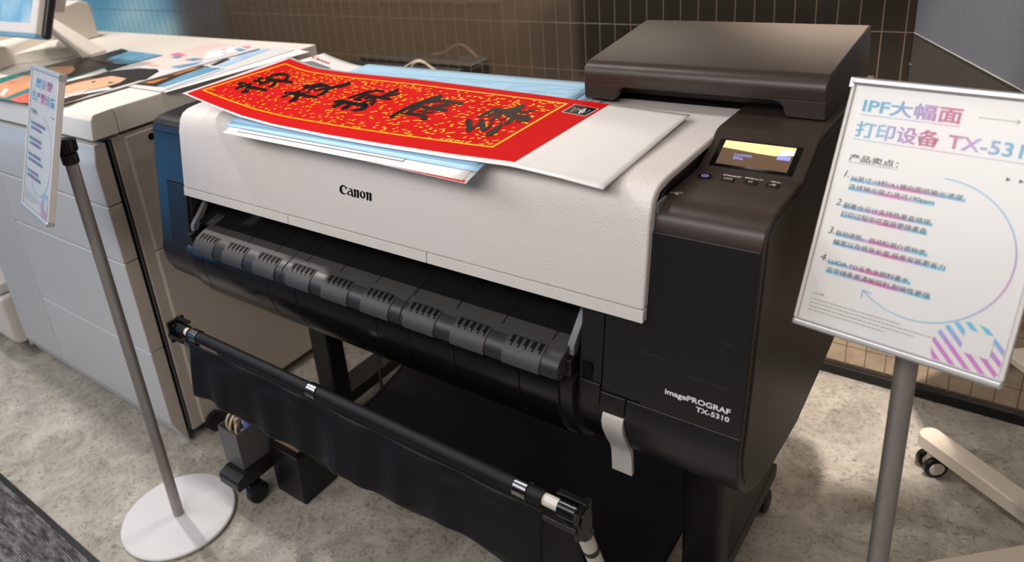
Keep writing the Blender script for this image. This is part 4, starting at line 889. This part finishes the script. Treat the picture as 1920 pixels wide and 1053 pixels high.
# grey box with cords on the left foot
SB = thing('cord_box', 'small open grey metal box of cords standing on the left front foot of the printer', 'box', (-1.499, .86, .111))
mb = MB(); x0, x1, y0, y1, z0, z1, w = -1.538, -1.462, .812, .905, .111, .222, .0025
mb.box(x0, x1, y0, y0+w, z0, z1); mb.box(x0, x1, y1-w, y1, z0, z1); mb.box(x0, x0+w, y0+w, y1-w, z0, z1); mb.box(x1-w, x1, y0+w, y1-w, z0, z1); mb.box(x0+w, x1-w, y0+w, y1-w, z0, z0+w)
mb.build('box_shell', 'greybox', SB, bevel=.0008)
cd = MB()
for k, (cx_, cy_, tl) in enumerate(((-1.520, .862, .5), (-1.508, .856, .2), (-1.497, .858, -.1))):
    cd.tube([(cx_+.016*math.sin(tl)*math.cos(t)+.006*k, cy_+.030*math.cos(t), .212+.036*math.sin(t)) for t in lsp(0, 6.0, 28)], .0034, 8)
tag(cd.build('coiled_cord', 'cord'), 'beige coiled cord inside the small grey box', 'cord')
pk = MB().prism([(-1.488, .20), (-1.4665, .20), (-1.4665, .262), (-1.487, .264)], .852, .874, 'y').build('blue_packet', 'bluepack', bevel=.002); tag(pk, 'blue and white packet sticking out of the small grey box', 'packet')
MB().prism([(-1.486, .222), (-1.480, .222), (-1.480, .262), (-1.486, .262)], .8508, .8518, 'y').build('packet_stripe', 'white', pk)
tn = MB().obox((-1.488, .838, .226), Vector((.2, 0, 1)).normalized(), (0, 1, 0), Vector((1, 0, -.2)).normalized(), .026, .007, .005).build('adhesive_tube', 'tan', bevel=.003, seg=3); tag(tn, 'small tan plastic piece leaning in the grey box beside the blue packet', 'tool')
ab = MB().box(-1.446, -1.335, .885, 1.00, .0005, .15).build('power_adapter', 'knob', bevel=.004); tag(ab, 'black adapter box on the floor beside the left printer foot', 'adapter')
cdb = MB().box(-1.44, -1.35, .905, .935, .1505, .153).build('cardboard_strip', 'cardboard', bevel=.0005); tag(cdb, 'narrow brown cardboard strip lying on the black adapter box', 'cardboard')

# ------------------------------------------------------------------ trolley and panel at the right
TR = thing('trolley_base', 'cream trolley on casters at the lower right with splayed legs and a shelf', 'trolley', (.17, 1.63, 0))
hub = Vector((.19, 1.612, .085))
def leg(a, b_, w, name='trolley_leg'):
    a, b_ = Vector(a), Vector(b_); d = (b_-a).normalized(); s = Vector((-d.y, d.x, 0))
    pr = [a+s*w*math.cos(t)-d*w*math.sin(t)*.8 for t in lsp(0, math.pi, 9)]
    pts = pr+[b_-s*w, b_+s*w]; n = len(pts)
    return MB().add([p+Vector((0, 0, -.018)) for p in pts]+[p+Vector((0, 0, .018)) for p in pts], [tuple(reversed(range(n))), tuple(range(n, 2*n))]+[(i, (i+1) % n, n+(i+1) % n, n+i) for i in range(n)]).build(name, 'trolley', TR, bevel=.004, seg=3)
ends = [(-.105, 1.815, .085), (-.085, 1.34, .085), (.42, 1.84, .085), (.44, 1.36, .085)]
for e in ends: leg(e, hub, .026)
for e in ends:
    ex, ey = e[0]+.012, e[1]-.01*(1 if e[1] > 1.6 else -1)
    h = MB().lathe([(.008, .02), (.012, .03), (.012, .067)], (ex, ey, 0), 16).build('caster_stem', 'trolley', TR)
    for s in (-1, 1):
        wv = Vector((.55, -.83, 0)); MB().lathe([(.02, -.008), (.026, -.006), (.027, 0), (.026, .006), (.02, .008)], Vector((ex, ey, .027))+wv*.017*s, 28, wv).build('caster_wheel', 'rubber', h)
        MB().lathe([(.017, -.001), (.017, .0012), (.012, .0025)], Vector((ex, ey, .027))+wv*(.017*s+.008), 28, wv).build('wheel_cap', 'trolley', h)
MB().tube([(.19, 1.612, .085), (.19, 1.612, .42)], .03, 24).build('column', 'trolley', TR)
d1 = Vector((.473, -.881, 0)); n1 = Vector((-.881, -.473, 0))
P0 = onz(1892, 665, .40)
shd = (onz(1920, 686, .40)-P0).normalized(); shn = Vector((-shd.y, shd.x, 0))
if shn.x < 0: shn = -shn
MB().add([P0+q+Vector((0, 0, z)) for z in (-.018, 0) for q in (-shd*.02, shd*.4, shd*.4+shn*.40, -shd*.02+shn*.40)], [(3, 2, 1, 0), (4, 5, 6, 7), (0, 1, 5, 4), (1, 2, 6, 5), (2, 3, 7, 6), (3, 0, 4, 7)]).build('shelf', 'trolley', TR, bevel=.004)
k_ = .985
e = CAMP+(onz(1713.7, 61, .997)-CAMP)*k_; zl = e.z
DP = thing('metal_panel_cabinet', 'tall grey speckled cabinet with a dark brushed lower face and bright seam, upper right corner', 'cabinet', (e.x+.2, e.y-.2, 0))
d1 = (CAMP+(onz(1918, 170.6, .997)-CAMP)*k_-e); d1.z = 0; d1.normalize(); nb = Vector((-d1.y, d1.x, 0))
if nb.x < 0: nb = -nb
def pbox(s0, s1, t0, t1, z0, z1, name, m, bv=.003):
    c = [e+d1*s+nb*t for s, t in ((s0, t0), (s1, t0), (s1, t1), (s0, t1))]
    vs = [(p.x, p.y, z0) for p in c]+[(p.x, p.y, z1) for p in c]
    return MB().add(vs, [(3, 2, 1, 0), (4, 5, 6, 7), (0, 1, 5, 4), (1, 2, 6, 5), (2, 3, 7, 6), (3, 0, 4, 7)]).build(name, m, DP, bevel=bv)
pbox(0, .62, 0, .05, zl+.001, 1.5, 'upper_face', 'panelgrey', .001); pbox(0, .62, 0, .05, .62, zl-.001, 'lower_face', 'brushed', .001)
pbox(0, .62, -.001, .004, zl-.001, zl+.001, 'seam_trim', 'trimline', 0)
s_ = onplane(1706, 122, nb, nb.dot(e))
MB().lathe([(.0045, -.001), (.0045, .002), (.002, .004)], s_, 16, -nb).build('screw', 'chrome', DP)
